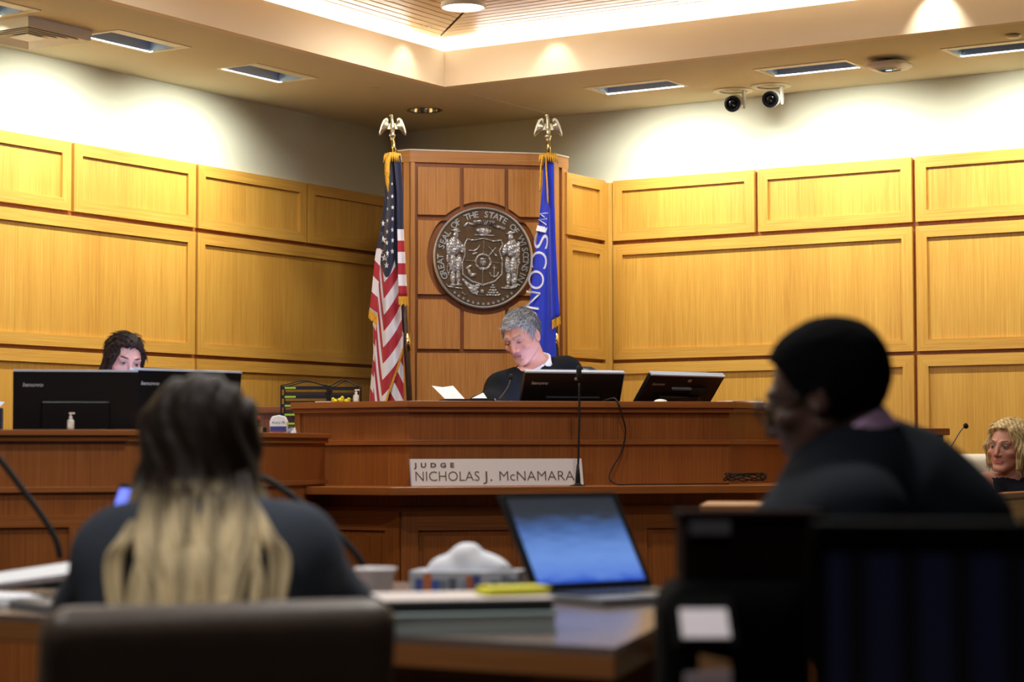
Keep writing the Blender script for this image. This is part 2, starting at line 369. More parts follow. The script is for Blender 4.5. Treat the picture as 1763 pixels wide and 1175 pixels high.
def washer(a0, a1, b0, b1, side, label):
    c = AB((a0+a1)/2, (b0+b1)/2, CEIL)
    t = thing('wall_washer_light', label, 'ceiling light', c, group='recessed wall washer lights in the soffit')
    # frame: flat ring under the soffit
    fr = .022; o = [(a0, b0), (a1, b0), (a1, b1), (a0, b1)]; i = [(a0+fr, b0+fr), (a1-fr, b0+fr), (a1-fr, b1-fr), (a0+fr, b1-fr)]
    v = [AB(*p, CEIL-.004) for p in o] + [AB(*p, CEIL-.004) for p in i] + [AB(*p, CEIL+.004) for p in o] + [AB(*p, CEIL+.004) for p in i]
    f = []
    for k in range(4):
        j = (k+1) % 4; f += [(k, 4+k, 4+j, j), (8+k, k, j, 8+j), (4+k, 12+k, 12+j, 4+j)]
    obj('frame', v, f, TRIM_P, t)
    # reflector trough: four sloping sides up to a small top
    hgt = .11; q = .05
    if side == 'L': top = [(a0+.06, b0+q), (a1-.03, b0+q), (a1-.03, b1-q), (a0+.06, b1-q)]
    else: top = [(a0+q, b0+.06), (a1-q, b0+.06), (a1-q, b1-.03), (a0+q, b1-.03)]
    v = [AB(*p, CEIL+.002) for p in i] + [AB(*p, CEIL+hgt) for p in top]
    obj('reflector', v, [(0, 1, 5, 4), (1, 2, 6, 5), (2, 3, 7, 6), (3, 0, 4, 7), (4, 5, 6, 7)], REFL, t)
    # baffle strip on the room side
    if side == 'L': bx_ = [(a1-fr-.062, b0+fr), (a1-fr, b0+fr), (a1-fr, b1-fr), (a1-fr-.062, b1-fr)]
    else: bx_ = [(a0+fr, b1-fr-.062), (a1-fr, b1-fr-.062), (a1-fr, b1-fr), (a0+fr, b1-fr)]
    MB().prism([AB(*p)[:2] for p in bx_], CEIL+.002, CEIL+.006).build('baffle', TRIM_P, t)
    if side == 'L': loc = AB(a0+.050, (b0+b1)/2, CEIL-.005); tgt = AB(-.03, (b0+b1)/2, 2.12); sx, sy, xd = .46, .03, DL
    else: loc = AB((a0+a1)/2, b0+.050, CEIL-.005); tgt = AB((a0+a1)/2, -.03, 2.12); sx, sy, xd = .46, .03, DR
    lo, z = light('wash_lamp', 'AREA', loc, tgt, WASH_W, (.96, 1.0, .93), sx, sy, 128)
    aim(lo, loc, z, xd); lo.parent = t; lo.matrix_parent_inverse = wmat(t).inverted()
    return t
WL = ['recessed wall washer light in the soffit left of the flags, nearest to the room corner', 'second recessed wall washer light from the corner, above the left panelled wall', 'recessed wall washer light at the top left, cut by the picture edge', 'recessed wall washer light above the left wall, outside the view',
      'recessed wall washer light right of the seal column, left of the two ceiling cameras', 'recessed wall washer light between the ceiling cameras and the wireless access point', 'recessed wall washer light at the right picture edge of the soffit', 'recessed wall washer light above the right wall, outside the view']
for k, w_ in enumerate(WASH): washer(*w_, WL[k])
# cove strips lying on the shelf behind the fascia
STRIP = mat('cove_tube', lin(255, 250, 240), .4, emit=(1, .95, .86, 1), estr=3.0)
for nm, p, q, xd in (('l', AB(AT-.18, BT+.1, CEIL+.165), AB(AT-.18, 7.5, CEIL+.165), DL), ('r', AB(AT+.1, BT-.18, CEIL+.165), AB(7.5, BT-.18, CEIL+.165), DR)):
    t = thing('cove_strip_light', 'fluorescent cove strip hidden behind the %s fascia of the ceiling tray' % ('left' if nm == 'l' else 'right'), 'ceiling light', (p+q)/2, group='cove strip lights')
    MB().tube([p, q], .015, 8).build('tube', STRIP, t)
    c = (p+q)/2 + UP*.017; ln = (q-p).length
    lo, z = light('cove_lamp', 'AREA', c, c + UP + (DR if nm == 'l' else DL)*.25, COVE_W, (1.0, .96, .89), ln, .05, 180); aim(lo, c, z, xd)
    lo.parent = t; lo.matrix_parent_inverse = wmat(t).inverted()
# round lights in the slat ceiling
DISC_E = mat('disc_diffuser', lin(255, 252, 245), .4, emit=(1, .97, .9, 1), estr=6.0)
for k, (a_, b_) in enumerate(((1.76, 1.92), (3.7, 2.3), (2.1, 3.9), (4.1, 4.3), (3.0, 6.2), (5.3, 6.4), (6.5, 8.7), (4.7, 8.9))):
    c = AB(a_, b_, SZ-.02)
    t = thing('disc_light', ['round white disc light in the slatted wood ceiling', 'round disc light in the slatted ceiling, right of the view', 'round disc light in the slatted ceiling, nearer the tables', 'round disc light above the well of the court', 'round disc light above the counsel table', 'round disc light above the man in profile', 'round disc light over the front of the public seats', 'round disc light left over the public seats'][k], 'ceiling light', c, group='round lights in the slat ceiling')
    MB().lathe([(.108, .03), (.112, 0), (.104, -.004), (.100, .002)], c, 32, cap=False).build('rim', TRIM_P, t, smooth=False)
    MB().lathe([(.10, -.001), (.10, .004)], c, 32).build('diffuser', DISC_E, t)
    lo, z = light('disc_lamp', 'AREA', c - UP*.012, c - UP, DISC_W*(25, 15, 25, 26, 34, 50, 12, 40)[k], (1.0, .975, .92), .19); aim(lo, c - UP*.012, z, DR); lo.parent = t; lo.matrix_parent_inverse = wmat(t).inverted()
# small spot downlights hung in the tray, close to the fascia
CAN = mat('spot_can', lin(230, 226, 214), .4)
for k, (a_, b_) in enumerate(((AT+.14, 1.56), (1.85, BT+.14), (3.92, BT+.12))):
    c = AB(a_, b_, SZ+.0)
    t = thing('spot_downlight', ['small spot downlight in the slats grazing the left fascia near the corner', 'small spot downlight in the slats grazing the right fascia near the corner', 'small spot downlight in the slats making the bright patch on the right fascia'][k], 'ceiling light', c, group='spot downlights beside the fascia')
    MB().lathe([(.028, .06), (.030, .0), (.024, 0), (.022, .03), (.001, .031)], c, 20, cap=False).build('can', CAN, t)
    tgt = (AB(AT, b_, 3.0) if k == 0 else AB(a_, BT, 3.0))
    lo, z = light('spot_lamp', 'SPOT', c - UP*.004, tgt, SPOT_W*(1.6 if k == 2 else .35), (.95, .98, .95), .02, cone=75, blend=.8); aim(lo, c - UP*.004, z, DR); lo.parent = t; lo.matrix_parent_inverse = wmat(t).inverted()
# round downlight near the corner (switched off, shiny reflector)
c = AB(*DLX, CEIL); t = thing('round_downlight', 'round downlight with shiny reflector in the soffit above the left flag', 'ceiling light', c)
n = 40; inner = [c + (DR*math.cos(2*math.pi*k/n) + DL*math.sin(2*math.pi*k/n))*.082 - UP*.001 for k in range(n)]
outer = [c + (DR*math.cos(2*math.pi*k/n) + DL*math.sin(2*math.pi*k/n))*.102 - UP*.003 for k in range(n)]
obj('trim_ring', inner + outer, [(k, (k+1) % n, n+(k+1) % n, n+k) for k in range(n)], mat('bronze_trim', lin(110, 95, 70), .4, metal=.5), t)
MB().lathe([(.082, -.001), (.07, .06), (.045, .10), (.001, .11)], c, 40, cap=False).build('reflector', mat('can_reflector', lin(215, 205, 180), .18, metal=1), t, smooth=True)
# ------------------------------------------------------------------ small ceiling fittings
c = AB(.40, 3.50, CEIL)   # square supply diffuser
t = thing('air_diffuser', 'square white ceiling air diffuser with stepped louvres at the top left', 'air vent', c)
VENT = mat('vent_white', lin(226, 220, 206), .5); VD = mat('vent_dark', lin(40, 34, 28), .7)
def sqring(r0, r1, z0, z1):
    o = [(-1, -1), (1, -1), (1, 1), (-1, 1)]
    v = [c + DR*x*r0 + DL*y*r0 + UP*z0 for x, y in o] + [c + DR*x*r1 + DL*y*r1 + UP*z1 for x, y in o]
    v += [p + UP*.004 for p in v]
    f = []
    for k in range(4):
        j = (k+1) % 4; f += [(k, j, 4+j, 4+k), (8+k, 12+k, 12+j, 8+j), (k, 8+k, 8+j, j), (4+k, 4+j, 12+j, 12+k)]
    return v, f
obj('housing', *sqring(.205, .20, 0.0, -.045), VENT, t)
obj('back_plate', [c + DR*x*.2 + DL*y*.2 - UP*.012 for x, y in ((-1, -1), (1, -1), (1, 1), (-1, 1))], [(0, 1, 2, 3)], VD, t)
for k in range(4): obj('louvre', *sqring(.195-.034*k, .172-.034*k, -.046+.001*k, -.030), VENT, t)
MB().box(c - UP*.043, (.12, .12, .004), AX).build('centre_plate', VENT, t)
def disc_thing(name, label, cat, c, r, hgt, m):
    t = thing(name, label, cat, c)
    MB().lathe([(r*.55, 0), (r, -.004), (r, -hgt*.5), (r*.8, -hgt), (.001, -hgt)][::-1], c, 28).build('cover', m, t, smooth=True)
    return t
disc_thing('sprinkler_cover', 'tiny round sprinkler cover in the soffit left of the tray corner', 'sprinkler', AB(.81, 1.35, CEIL), .030, .006, PAINT_C)
disc_thing('sprinkler_cover', 'small round sprinkler cover in the soffit at the right picture edge', 'sprinkler', AB(4.18, .883, CEIL), .038, .014, TRIM_P)
c = AB(3.444, .607, CEIL); t = thing('wireless_access_point', 'white rounded wireless access point hanging from the soffit', 'access point', c)
MB().lathe([(.03, 0), (.05, -.012), (.05, -.02)], c, 20).build('mount', BLACK_MT, t)
sq = lambda r, e=4: [c + (DR*math.copysign(abs(math.cos(w))**(2/e), math.cos(w)) + DL*math.copysign(abs(math.sin(w))**(2/e), math.sin(w)))*r for w in [2*math.pi*k/48 for k in range(48)]]
v = []; lv = [(.085, -.016), (.104, -.022), (.104, -.034), (.085, -.047), (.055, -.052)]
for r, z_ in lv: v += [p + UP*z_ for p in sq(r)]
f = [(i*48+k, i*48+(k+1) % 48, (i+1)*48+(k+1) % 48, (i+1)*48+k) for i in range(4) for k in range(48)] + [tuple(range(48)), tuple(range(4*48, 5*48))[::-1]]
obj('shell', v, f, mat('ap_shell', lin(236, 226, 214), .4), t, smooth=True)
MB().box(c - UP*.053 - CN*.0, (.03, .012, .004), AX).build('status_light', mat('ap_led', lin(200, 225, 255), .3, emit=(.6, .8, 1, 1), estr=1.2), t)
# two dome-less ceiling cameras
LENS = mat('lens_glass', lin(10, 12, 14), .06, spec=.8)
def ceiling_camera(px, lab):
    c = at_z(px[0], px[1], CEIL); t = thing('ceiling_camera', lab, 'camera', c, group='pan tilt cameras in the soffit')
    MB().lathe([(.105, 0), (.108, -.004), (.075, -.008), (.072, 0)], c, 40, cap=False).build('flange', TRIM_P, t, smooth=False)
    MB().lathe([(.072, -.003), (.06, .02), (.001, .02)], c, 32, cap=False).build('socket', BLACK_MT, t)
    lk = Vector((-.35, -.9, -.28)).normalized(); sd = Vector((.93, -.36, 0)).normalized()
    hc = c - UP*.068 + sd*.006
    MB().lathe([(.001, -.05), (.03, -.047), (.046, -.02), (.047, .01), (.040, .02)], hc, 28, lk).build('camera_head', WHITE_PL, t, smooth=True)
    MB().lathe([(.042, .016), (.044, .045), (.034, .047), (.030, .035), (.001, .033)], hc, 28, lk).build('lens_hood', BLACK_PL, t, smooth=False)
    MB().lathe([(.030, .034), (.018, .040), (.001, .043)], hc, 24, lk).build('lens', LENS, t, smooth=True)
    for s_ in (1,):
        MB().plate([hc + sd*.046*s_ + lk*(-.02) + UP*.075, hc + sd*.046*s_ + lk*.02 + UP*.075, hc + sd*.05*s_ + lk*.016 - UP*.01, hc + sd*.05*s_ - UP*.035, hc + sd*.05*s_ - lk*.018 - UP*.01], sd*.012).build('yoke_arm', WHITE_PL, t)
    return t
ceiling_camera((1262, 156), 'white pan tilt ceiling camera with black lens, the left one of the pair')
ceiling_camera((1327, 148), 'white pan tilt ceiling camera with black lens, the right one of the pair')
# ================================================================== SEAL COLUMN
P0 = at_y(955, 400, 11.52); P0.z = 0
def cw(u, n, z): return P0 + CF*u + CN*n + UP*z
US, ZS, RS = -.409, 2.114, .277
FLp, FRp = cw(-.806, 0, 0), cw(-.012, 0, 0)
FL2, FR2 = FLp - DR*.075, FRp - DL*.155
FL3 = FL2 + Vector((.03, .5, 0))
colm = thing('wood_column', 'tall oak column with raised square panels behind the judge, between the two flags', 'column', cw(US, -.3, 0))
poly = [FL3, FL2, FLp, FRp, FR2, FR2 - CN*.5]
MB().prism([p[:2] for p in poly], 0, 2.63).build('body', wood('column_groove_shade_oak', lin(104, 56, 24), lin(132, 76, 36), lin(150, 92, 48)), colm)  # darker, redder oak puts extra groove shade into the body colour
front = [FL2, FLp, FRp, FR2]
band(front, -.02, .012, 2.63, 2.695).build('cornice', COLM_H, colm, bevel=.002)
MB().prism([p[:2] for p in offset_line(front, .0)] + [(FR2 - CN*.5)[:2], FL3[:2]], 2.66, 2.69).build('top_board', COLM_H, colm)
band(front, 0, .016, 2.693, 2.701).build('top_edge', mat('pale_top_edge', lin(215, 200, 180), .3), colm)
for p, q in ((FL2, FLp), (FRp, FR2)):               # chamfers: stile with a dark slot
    t_ = (q-p).normalized(); nn = Vector((t_.y, -t_.x, 0))
    ln_ = (q-p).length
    for s0, s1 in (((0, .022), (.04, ln_)) if ln_ < .1 else ((0, .05), (.085, .145))):
        MB().prism([(p+t_*s0)[:2], (p+t_*s1)[:2], (p+t_*s1+nn*.012)[:2], (p+t_*s0+nn*.012)[:2]], 0, 2.63).build('stile', COLM_V, colm)
for u0, u1 in ((-.806, -.782), (-.030, -.012)):
    MB().plate([cw(u0, 0, 0), cw(u1, 0, 0), cw(u1, 0, 2.63), cw(u0, 0, 2.63)], CN*.012).build('stile', COLM_V, colm)
cols_ = ((-.766, -.535), (-.513, -.285), (-.264, -.038)); rows_ = ((2.345, 2.605), (1.913, 2.314), (1.617, 1.884))
CUT = RS*1.115
for ci, (u0, u1) in enumerate(cols_):
    for ri, (z0, z1) in enumerate(rows_):
        if ci == 1 and ri == 1: continue
        E_ = [(u0, z0), (u1, z0), (u1, z1), (u0, z1)]; per = []
        for k in range(4):
            a_, b_ = E_[k], E_[(k+1) % 4]
            for i in range(24): per.append((a_[0]+(b_[0]-a_[0])*i/24, a_[1]+(b_[1]-a_[1])*i/24))
        out = []
        for x, y in per:
            d = math.hypot(x-US, y-ZS)
            if d < CUT: x, y = US+(x-US)*CUT/d, ZS+(y-ZS)*CUT/d
            out.append(cw(min(max(x, u0), u1), .0, min(max(y, z0), z1)))
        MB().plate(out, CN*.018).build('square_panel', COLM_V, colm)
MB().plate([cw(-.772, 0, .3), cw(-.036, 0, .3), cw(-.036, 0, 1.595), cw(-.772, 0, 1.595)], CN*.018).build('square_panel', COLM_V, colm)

# ------------------------------------------------------------------ state seal
SEAL_V = vcol_mat('seal_metal', .36, .5); b_ = SEAL_V.node_tree.nodes['Principled BSDF']; b_.inputs['Metallic'].default_value = .55
SEAL_S = mat('seal_silver', lin(186, 185, 186), .36, metal=.6)
seal = thing('state_seal', 'round bronze and silver state seal mounted on the oak column', 'seal', cw(US, .02, ZS))
def sp(x, y, n): return cw(US + x*RS, .018 + n, ZS + y*RS)
c = cw(US, .018, ZS)
MB().lathe([(RS*.985, 0), (RS, .008), (RS, .018), (RS*.975, .024), (RS*.955, .018)], c, 96, CN, cap=False).build('rim', SEAL_S, seal, smooth=False)
MB().lathe([(.01, 0), (RS*.94, 0), (RS*.96, .012), (.01, .0125)], c, 96, CN).build('disc', mat('seal_bronze', lin(96, 72, 46), .45, metal=.4, noise=(40, .25)), seal)
Z = lambda x, y: ((x-588)/487, -(y-628)/487)
N_ = 230; g = np.linspace(-.74, .74, N_); GX, GY = np.meshgrid(g, g, indexing='ij'); HF = np.zeros_like(GX)
def s_ell(x, y, rx, ry, hh, rot=0, bump=0, freq=1):
    global HF
    cx_, cy_ = Z(x, y); a = math.radians(rot); dx, dy = GX-cx_, GY-cy_
    u = (dx*math.cos(a)+dy*math.sin(a))*487/rx; v = (-dx*math.sin(a)+dy*math.cos(a))*487/ry
    r2 = u*u+v*v; q = hh*np.sqrt(np.clip(1-r2, 0, 1))
    if bump: q = q*(1-bump*(.5+.5*np.sin(u*freq)))
    HF = np.maximum(HF, q)
def s_line(pts, w, hh):
    global HF
    for (x0, y0), (x1, y1) in zip(pts[:-1], pts[1:]):
        a, b = np.array(Z(x0, y0)), np.array(Z(x1, y1)); d = b-a; L2 = max(d@d, 1e-9)
        t = np.clip(((GX-a[0])*d[0]+(GY-a[1])*d[1])/L2, 0, 1)
        r = np.hypot(GX-a[0]-t*d[0], GY-a[1]-t*d[1])*487/w
        HF = np.maximum(HF, hh*np.sqrt(np.clip(1-r*r, 0, 1)))
def fbm_grid(X, Y, f, seed):
    r = np.random.default_rng(seed); o = np.zeros_like(X)
    for k in range(6):
        a = r.random()*6.28; o += np.sin((X*math.cos(a)+Y*math.sin(a))*f*(.7+.6*r.random()) + r.random()*6.28)
    return o/3
# sailor and yeoman
for sx, o in ((1, (0, 0)), (-1, (0, 0))):
    L = (lambda x, y: (x, y)) if sx == 1 else (lambda x, y: (1180-x, y+14))
    s_ell(*L(322, 415), 27, 38, .9); s_ell(*L(320, 374), 52, 13, .9, -8*sx); s_ell(*L(325, 362), 27, 15, .95)
    s_ell(*L(308, 520), 62, 92, 1.0, 0, .18, 7); s_ell(*L(250, 540), 26, 92, .85, 6*sx); s_ell(*L(375, 530), 30, 66, .8, 18*sx); s_ell(*L(243, 640), 18, 40, .7)
    s_ell(*L(295, 690), 38, 95, .95, 3*sx, .12, 6); s_ell(*L(348, 690), 34, 92, .9, -4*sx, .12, 6)
    s_ell(*L(292, 820), 27, 80, .85); s_ell(*L(345, 812), 24, 78, .85); s_ell(*L(296, 893), 34, 16, .8); s_ell(*L(352, 890), 32, 15, .8)
s_line([(930, 690), (918, 800), (905, 870)], 7, .6); s_line([(890, 870), (945, 888)], 9, .6)
s_line([(250, 660), (236, 740), (250, 800), (266, 740), (252, 660)], 6, .6)
s_line([(228, 885), (245, 908), (300, 915), (380, 925)], 9, .6); s_line([(770, 915), (850, 920), (905, 905), (925, 885)], 9, .6)
sh = [(432, 452), (500, 462), (590, 442), (690, 467), (762, 457), (782, 500), (746, 560), (776, 650), (770, 780), (705, 850), (582, 888), (470, 850), (388, 790), (386, 680), (412, 590), (408, 500), (432, 452)]
s_line(sh, 9, .7); s_line([(x, y+9) for x, y in sh[7:14]], 8, .5)
s_line([(597, 460), (590, 590)], 4, .5); s_line([(584, 745), (580, 870)], 4, .5); s_line([(420, 655), (510, 662)], 4, .5); s_line([(668, 672), (762, 676)], 4, .5)
s_line([(588+72*math.cos(w), 668+72*math.sin(w)) for w in np.linspace(0, 6.29, 28)], 13, .55); s_ell(588, 672, 34, 40, .7, 0, .5, 14); s_ell(588, 640, 34, 12, .8); s_ell(578, 732, 38, 16, .8, 0, .4, 9)
s_line([(455, 560), (500, 562), (530, 545), (555, 510)], 10, .65); s_ell(505, 588, 34, 12, .7, 20)
s_line([(645, 525), (722, 610)], 6, .6); s_line([(708, 530), (640, 610)], 6, .6); s_ell(712, 602, 18, 12, .7, -40)
s_ell(455, 770, 20, 34, .75, 25); s_ell(490, 795, 34, 22, .75, 20); s_ell(435, 730, 20, 18, .7); s_line([(440, 722), (470, 705)], 12, .7)
s_line([(696, 700), (694, 808)], 6, .65); s_line([(650, 770), (665, 800), (694, 812), (722, 798), (736, 768)], 8, .65); s_line([(678, 722), (714, 724)], 6, .6)
# badger, banner
s_ell(600, 372, 72, 36, 1.0, 0, .3, 11); s_ell(545, 365, 28, 24, .9); s_line([(508, 410), (690, 412)], 9, .7)
s_ell(605, 285, 112, 30, .55); s_line([(410, 325), (440, 300), (500, 312)], 16, .6); s_line([(700, 318), (745, 330), (795, 345)], 16, .6)
# horn of plenty, lead ingots, scrolls
for k in range(9):
    t = k/8; s_ell(400+t*85, 850+t*85, 16+t*20, 26+t*34, .6+.3*t, 40, 0)
for k in range(26): s_ell(490+random.random()*55, 890+random.random()*95, 13, 13, .8)
for r_, (n, y) in enumerate(((5, 985), (4, 962), (3, 938), (2, 914), (1, 890))):
    for i in range(n): s_ell(682+(i-(n-1)/2)*27, y, 15, 12, .8)
s_line([(385, 965), (420, 995), (500, 1005), (570, 990), (640, 1005), (720, 1000), (750, 975)], 9, .6); s_ell(576, 950, 20, 22, .8)
HF *= .009*(1 + .22*fbm_grid(GX, GY, 55, 1) + .15*fbm_grid(GX, GY, 130, 2))
n = N_; idx = np.arange(n*n).reshape(n, n); keep = np.hypot(GX, GY) < .74
V = []; base = Vector(sp(0, 0, .0126)); ex, ez, en = CF*RS, UP*RS, CN
pts = np.array(base)[None, :] + GX.reshape(-1, 1)*np.array(ex) + GY.reshape(-1, 1)*np.array(ez) + HF.reshape(-1, 1)*np.array(en)
m4 = (HF[:-1, :-1]+HF[1:, :-1]+HF[1:, 1:]+HF[:-1, 1:]) > 1e-5
ii, jj = np.nonzero(m4)
fc = np.stack([idx[ii, jj], idx[ii+1, jj], idx[ii+1, jj+1], idx[ii, jj+1]], 1)
def np_mesh(name, verts, faces, color=None):
    used = np.unique(faces); rm = np.zeros(len(verts), int); rm[used] = np.arange(len(used)); verts = verts[used]; faces = rm[faces]
    me = bpy.data.meshes.new(name); nf = len(faces); k = faces.shape[1]
    me.vertices.add(len(verts)); me.vertices.foreach_set('co', verts.astype(np.float32).ravel())
    me.loops.add(nf*k); me.loops.foreach_set('vertex_index', faces.astype(np.int32).ravel())
    me.polygons.add(nf); me.polygons.foreach_set('loop_start', np.arange(0, nf*k, k, dtype=np.int32)); 
    me.polygons.foreach_set('use_smooth', np.ones(nf, bool))
    me.update(calc_edges=True); me.validate()
    if color is not None:
        color = color[used]; at = me.color_attributes.new('paint', 'FLOAT_COLOR', 'POINT')
        at.data.foreach_set('color', np.concatenate([color, np.ones((len(color), 1))], 1).astype(np.float32).ravel())
    return me
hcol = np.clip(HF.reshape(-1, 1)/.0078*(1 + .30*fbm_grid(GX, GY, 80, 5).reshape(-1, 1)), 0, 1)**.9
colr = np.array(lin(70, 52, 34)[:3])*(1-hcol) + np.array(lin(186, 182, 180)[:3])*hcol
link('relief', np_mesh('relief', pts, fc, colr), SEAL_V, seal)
# lettering round the edge, letter by letter
def ring_text(body, r, w0, w1, size, parent, name, flip=False):
    n = len(body)
    mb = MB()
    for k, ch in enumerate(body):
        if ch == ' ': continue
        w = math.radians(w0 + (w1-w0)*k/(n-1)); v, f = text_geo(ch, size, 1.0, 2, .012*size)
        cxm = (max(p[0] for p in v)+min(p[0] for p in v))/2
        rad = Vector((math.sin(w), math.cos(w))); tan = Vector((math.cos(w), -math.sin(w)))
        top = [sp(*(rad*(r) + tan*(p[0]-cxm) + rad*p[1]), .0175) for p in v]; bot = [sp(*(rad*r + tan*(p[0]-cxm) + rad*p[1]), .0118) for p in v]
        mb = MB().add(top, f)
        o = mb.build(name, SEAL_S, parent); so = o.modifiers.new('thick', 'SOLIDIFY'); so.thickness = .004; so.offset = -1
ring_text('GREAT SEAL OF THE STATE OF WISCONSIN', .80, -116, 118, .175, seal, 'letter')
v, f = text_geo('FORWARD', .10, 1.05, 2, .004); w = max(p[0] for p in v)
obj('motto', [sp((p[0]-w/2)*.95+.03, p[1]+.672 - .06*((p[0]-w/2)/.2)**2, .0185) for p in v], f, mat('seal_dark', lin(60, 44, 30), .5, metal=.3), seal)
st = [(math.sin(math.pi*k/5)*(1 if k % 2 == 0 else .42), math.cos(math.pi*k/5)*(1 if k % 2 == 0 else .42)) for k in range(10)]
for k in range(13):
    w = math.radians(180 + (k-6)*6.6*1.02); x, y = .905*math.sin(w)*.97, .905*math.cos(w)
    MB().plate([sp(x+p[0]*.036, y+p[1]*.036, .012) for p in st][::-1], CN*.004).build('star', SEAL_S, seal)

# ================================================================== JUDGE'S BENCH
C1 = Vector((-.434, 8.90, 0)); C2 = C1 + CF*1.42
LW, RW = -DR, -DL                                   # wing directions, away from the viewer
B0 = C1 + LW*.605; B3 = C2 + RW*1.15
BL = [B0, C1, C2, B3]
bench = thing('judge_bench', 'raised angled oak judge bench with ledge, in the middle of the courtroom', 'judge bench', C1*.5 + C2*.5 + CN*-.3)
band(BL, -.20, .042, 1.249, 1.276).build('top_cap', BEN_H, bench, bevel=.002)
band(BL, -.05, .026, 1.229, 1.249).build('cap_moulding', BEN_H, bench, bevel=.002)
for k in range(3):
    seg = [BL[k], BL[k+1]]; d = (BL[k+1]-BL[k]).normalized(); nn = Vector((d.y, -d.x, 0))
    bp = [BL[k], BL[k+1], BL[k+1]-nn*.03, BL[k]-nn*.03]
    MB().prism([p[:2] for p in bp], 1.102, 1.229).build('upper_front_panel', BEN_V, bench)
    MB().prism([p[:2] for p in bp], .0, 1.102).build('lower_front_panel', BEN_V, bench)
band(BL, -.02, .013, 1.090, 1.111).build('middle_moulding', BEN_H, bench, bevel=.0015)
B0e = B0 + LW*0; e_n = Vector((-.533, -.846, 0))
MB().prism([p[:2] for p in (B0, B0 - LW*.03, B0 - LW*.03 + e_n*.012, B0 + e_n*.012)], 1.111, 1.229).build('end_stile', BEN_V, bench)
MB().prism([p[:2] for p in (B0, B0 - LW*.03, B0 - LW*.03 - e_n*.9, B0 - e_n*.9)], 0, 1.229).build('end_panel', BEN_V, bench)
# the ledge runs on to the left in front of the clerk desk
LB = [C1 + LW*.66, C1, C2, B3]
band(LB, -.01, .33, .884, .917).build('ledge', BEN_H, bench, bevel=.003)
LOW = .155
lowl = [C1 + LW*.60, C1, C2, B3]
band(lowl, 0, LOW, 0, .884).build('base_body', BEN_V, bench)
band(lowl, LOW-.01, LOW+.012, .812, .832).build('frieze_moulding', BEN_H, bench)
band(lowl, LOW-.01, LOW+.010, .0, .10).build('plinth', BEN_H, bench)
ol = [Vector((p.x, p.y, 0)) for p in offset_line(lowl, LOW)]
def low_panels(p, q, n, stile=.07):
    d = (q-p).normalized(); L_ = (q-p).length; nn = Vector((d.y, -d.x, 0)); w = (L_ - stile)/n
    for k in range(n+1):
        s = k*w
        MB().prism([x[:2] for x in (p+d*s, p+d*(s+stile), p+d*(s+stile)+nn*.014, p+d*s+nn*.014)], .10, .812).build('stile', BEN_V, bench)
        if k < n:
            for z0, z1 in ((.735, .812), (.10, .18)):
                MB().prism([x[:2] for x in (p+d*(s+stile), p+d*(s+w), p+d*(s+w)+nn*.014, p+d*(s+stile)+nn*.014)], z0, z1).build('rail', BEN_H, bench)
            MB().prism([x[:2] for x in (p+d*(s+stile+.025), p+d*(s+w-.025), p+d*(s+w-.025)+nn*.007, p+d*(s+stile+.025)+nn*.007)], .205, .71).build('field', BEN_V, bench)
low_panels(ol[0], ol[1], 1); low_panels(ol[1], ol[2], 3); low_panels(ol[2], ol[3], 2)
band(BL, -.85, -.03, .975, 1.005).build('worktop', BEN_H, bench)
# raised floor behind the bench
plat = tag(MB().prism([p[:2] for p in (C1 - CN*.06 + LW*.5, C1 - CN*.04, C2 - CN*.04, B3 - CN*.05, AB(A_IC+.02, .55), cw(.0, .05, 0), cw(-.8, .05, 0), AB(.02, 1.3), AB(.02, 2.6))], 0, .42).build('floor_platform', CARPET), kind='structure')

# ================================================================== CLERK'S DESK
ND = Vector((-1.328, 7.22, 0)); FD = Vector((-.800, 9.00, 0)); LD = ND - CF*1.5
DK = [LD, ND, FD]
desk = thing('clerk_desk', 'oak clerk desk with stepped front joining the left end of the judge bench', 'clerk desk', ND - Vector((.2, -.2, 0)))
band(DK, -.16, .030, 1.119, 1.139).build('top_cap', BEN_H, desk, bevel=.002)
band(DK, -.05, .016, 1.098, 1.119).build('cap_moulding', BEN_H, desk, bevel=.002)
band(DK, -.8, -.03, .80, .83).build('worktop', BEN_H, desk)
for k in range(2):
    d = (DK[k+1]-DK[k]).normalized(); nn = Vector((d.y, -d.x, 0)); p, q = DK[k], DK[k+1]
    MB().prism([x[:2] for x in (p, q, q-nn*.03, p-nn*.03)], .94, 1.098).build('upper_front_panel', BEN_V, desk)
    MB().prism([x[:2] for x in (p, q, q-nn*.03, p-nn*.03)], 0, .94).build('lower_front_panel', BEN_V, desk)
band(DK, -.01, .014, .925, .944).build('middle_moulding', BEN_H, desk, bevel=.0015)
band(DK, -.01, .012, .0, .10).build('plinth', BEN_H, desk)
for k in range(2):
    p, q = DK[k], DK[k+1]; d = (q-p).normalized(); nn = Vector((d.y, -d.x, 0)); L_ = (q-p).length; n = 4 if k == 0 else 5; st_ = .065; w = (L_-st_)/n
    MB().prism([x[:2] for x in (p, q, q+nn*.012, p+nn*.012)], .808, .848).build('rail', BEN_H, desk)
    for i in range(n+1):
        s = i*w + (-.12 if k == 0 else 0); s = max(s, 0)
        MB().prism([x[:2] for x in (p+d*s, p+d*(s+st_), p+d*(s+st_)+nn*.0125, p+d*s+nn*.0125)], .10, .808).build('stile', BEN_V, desk)
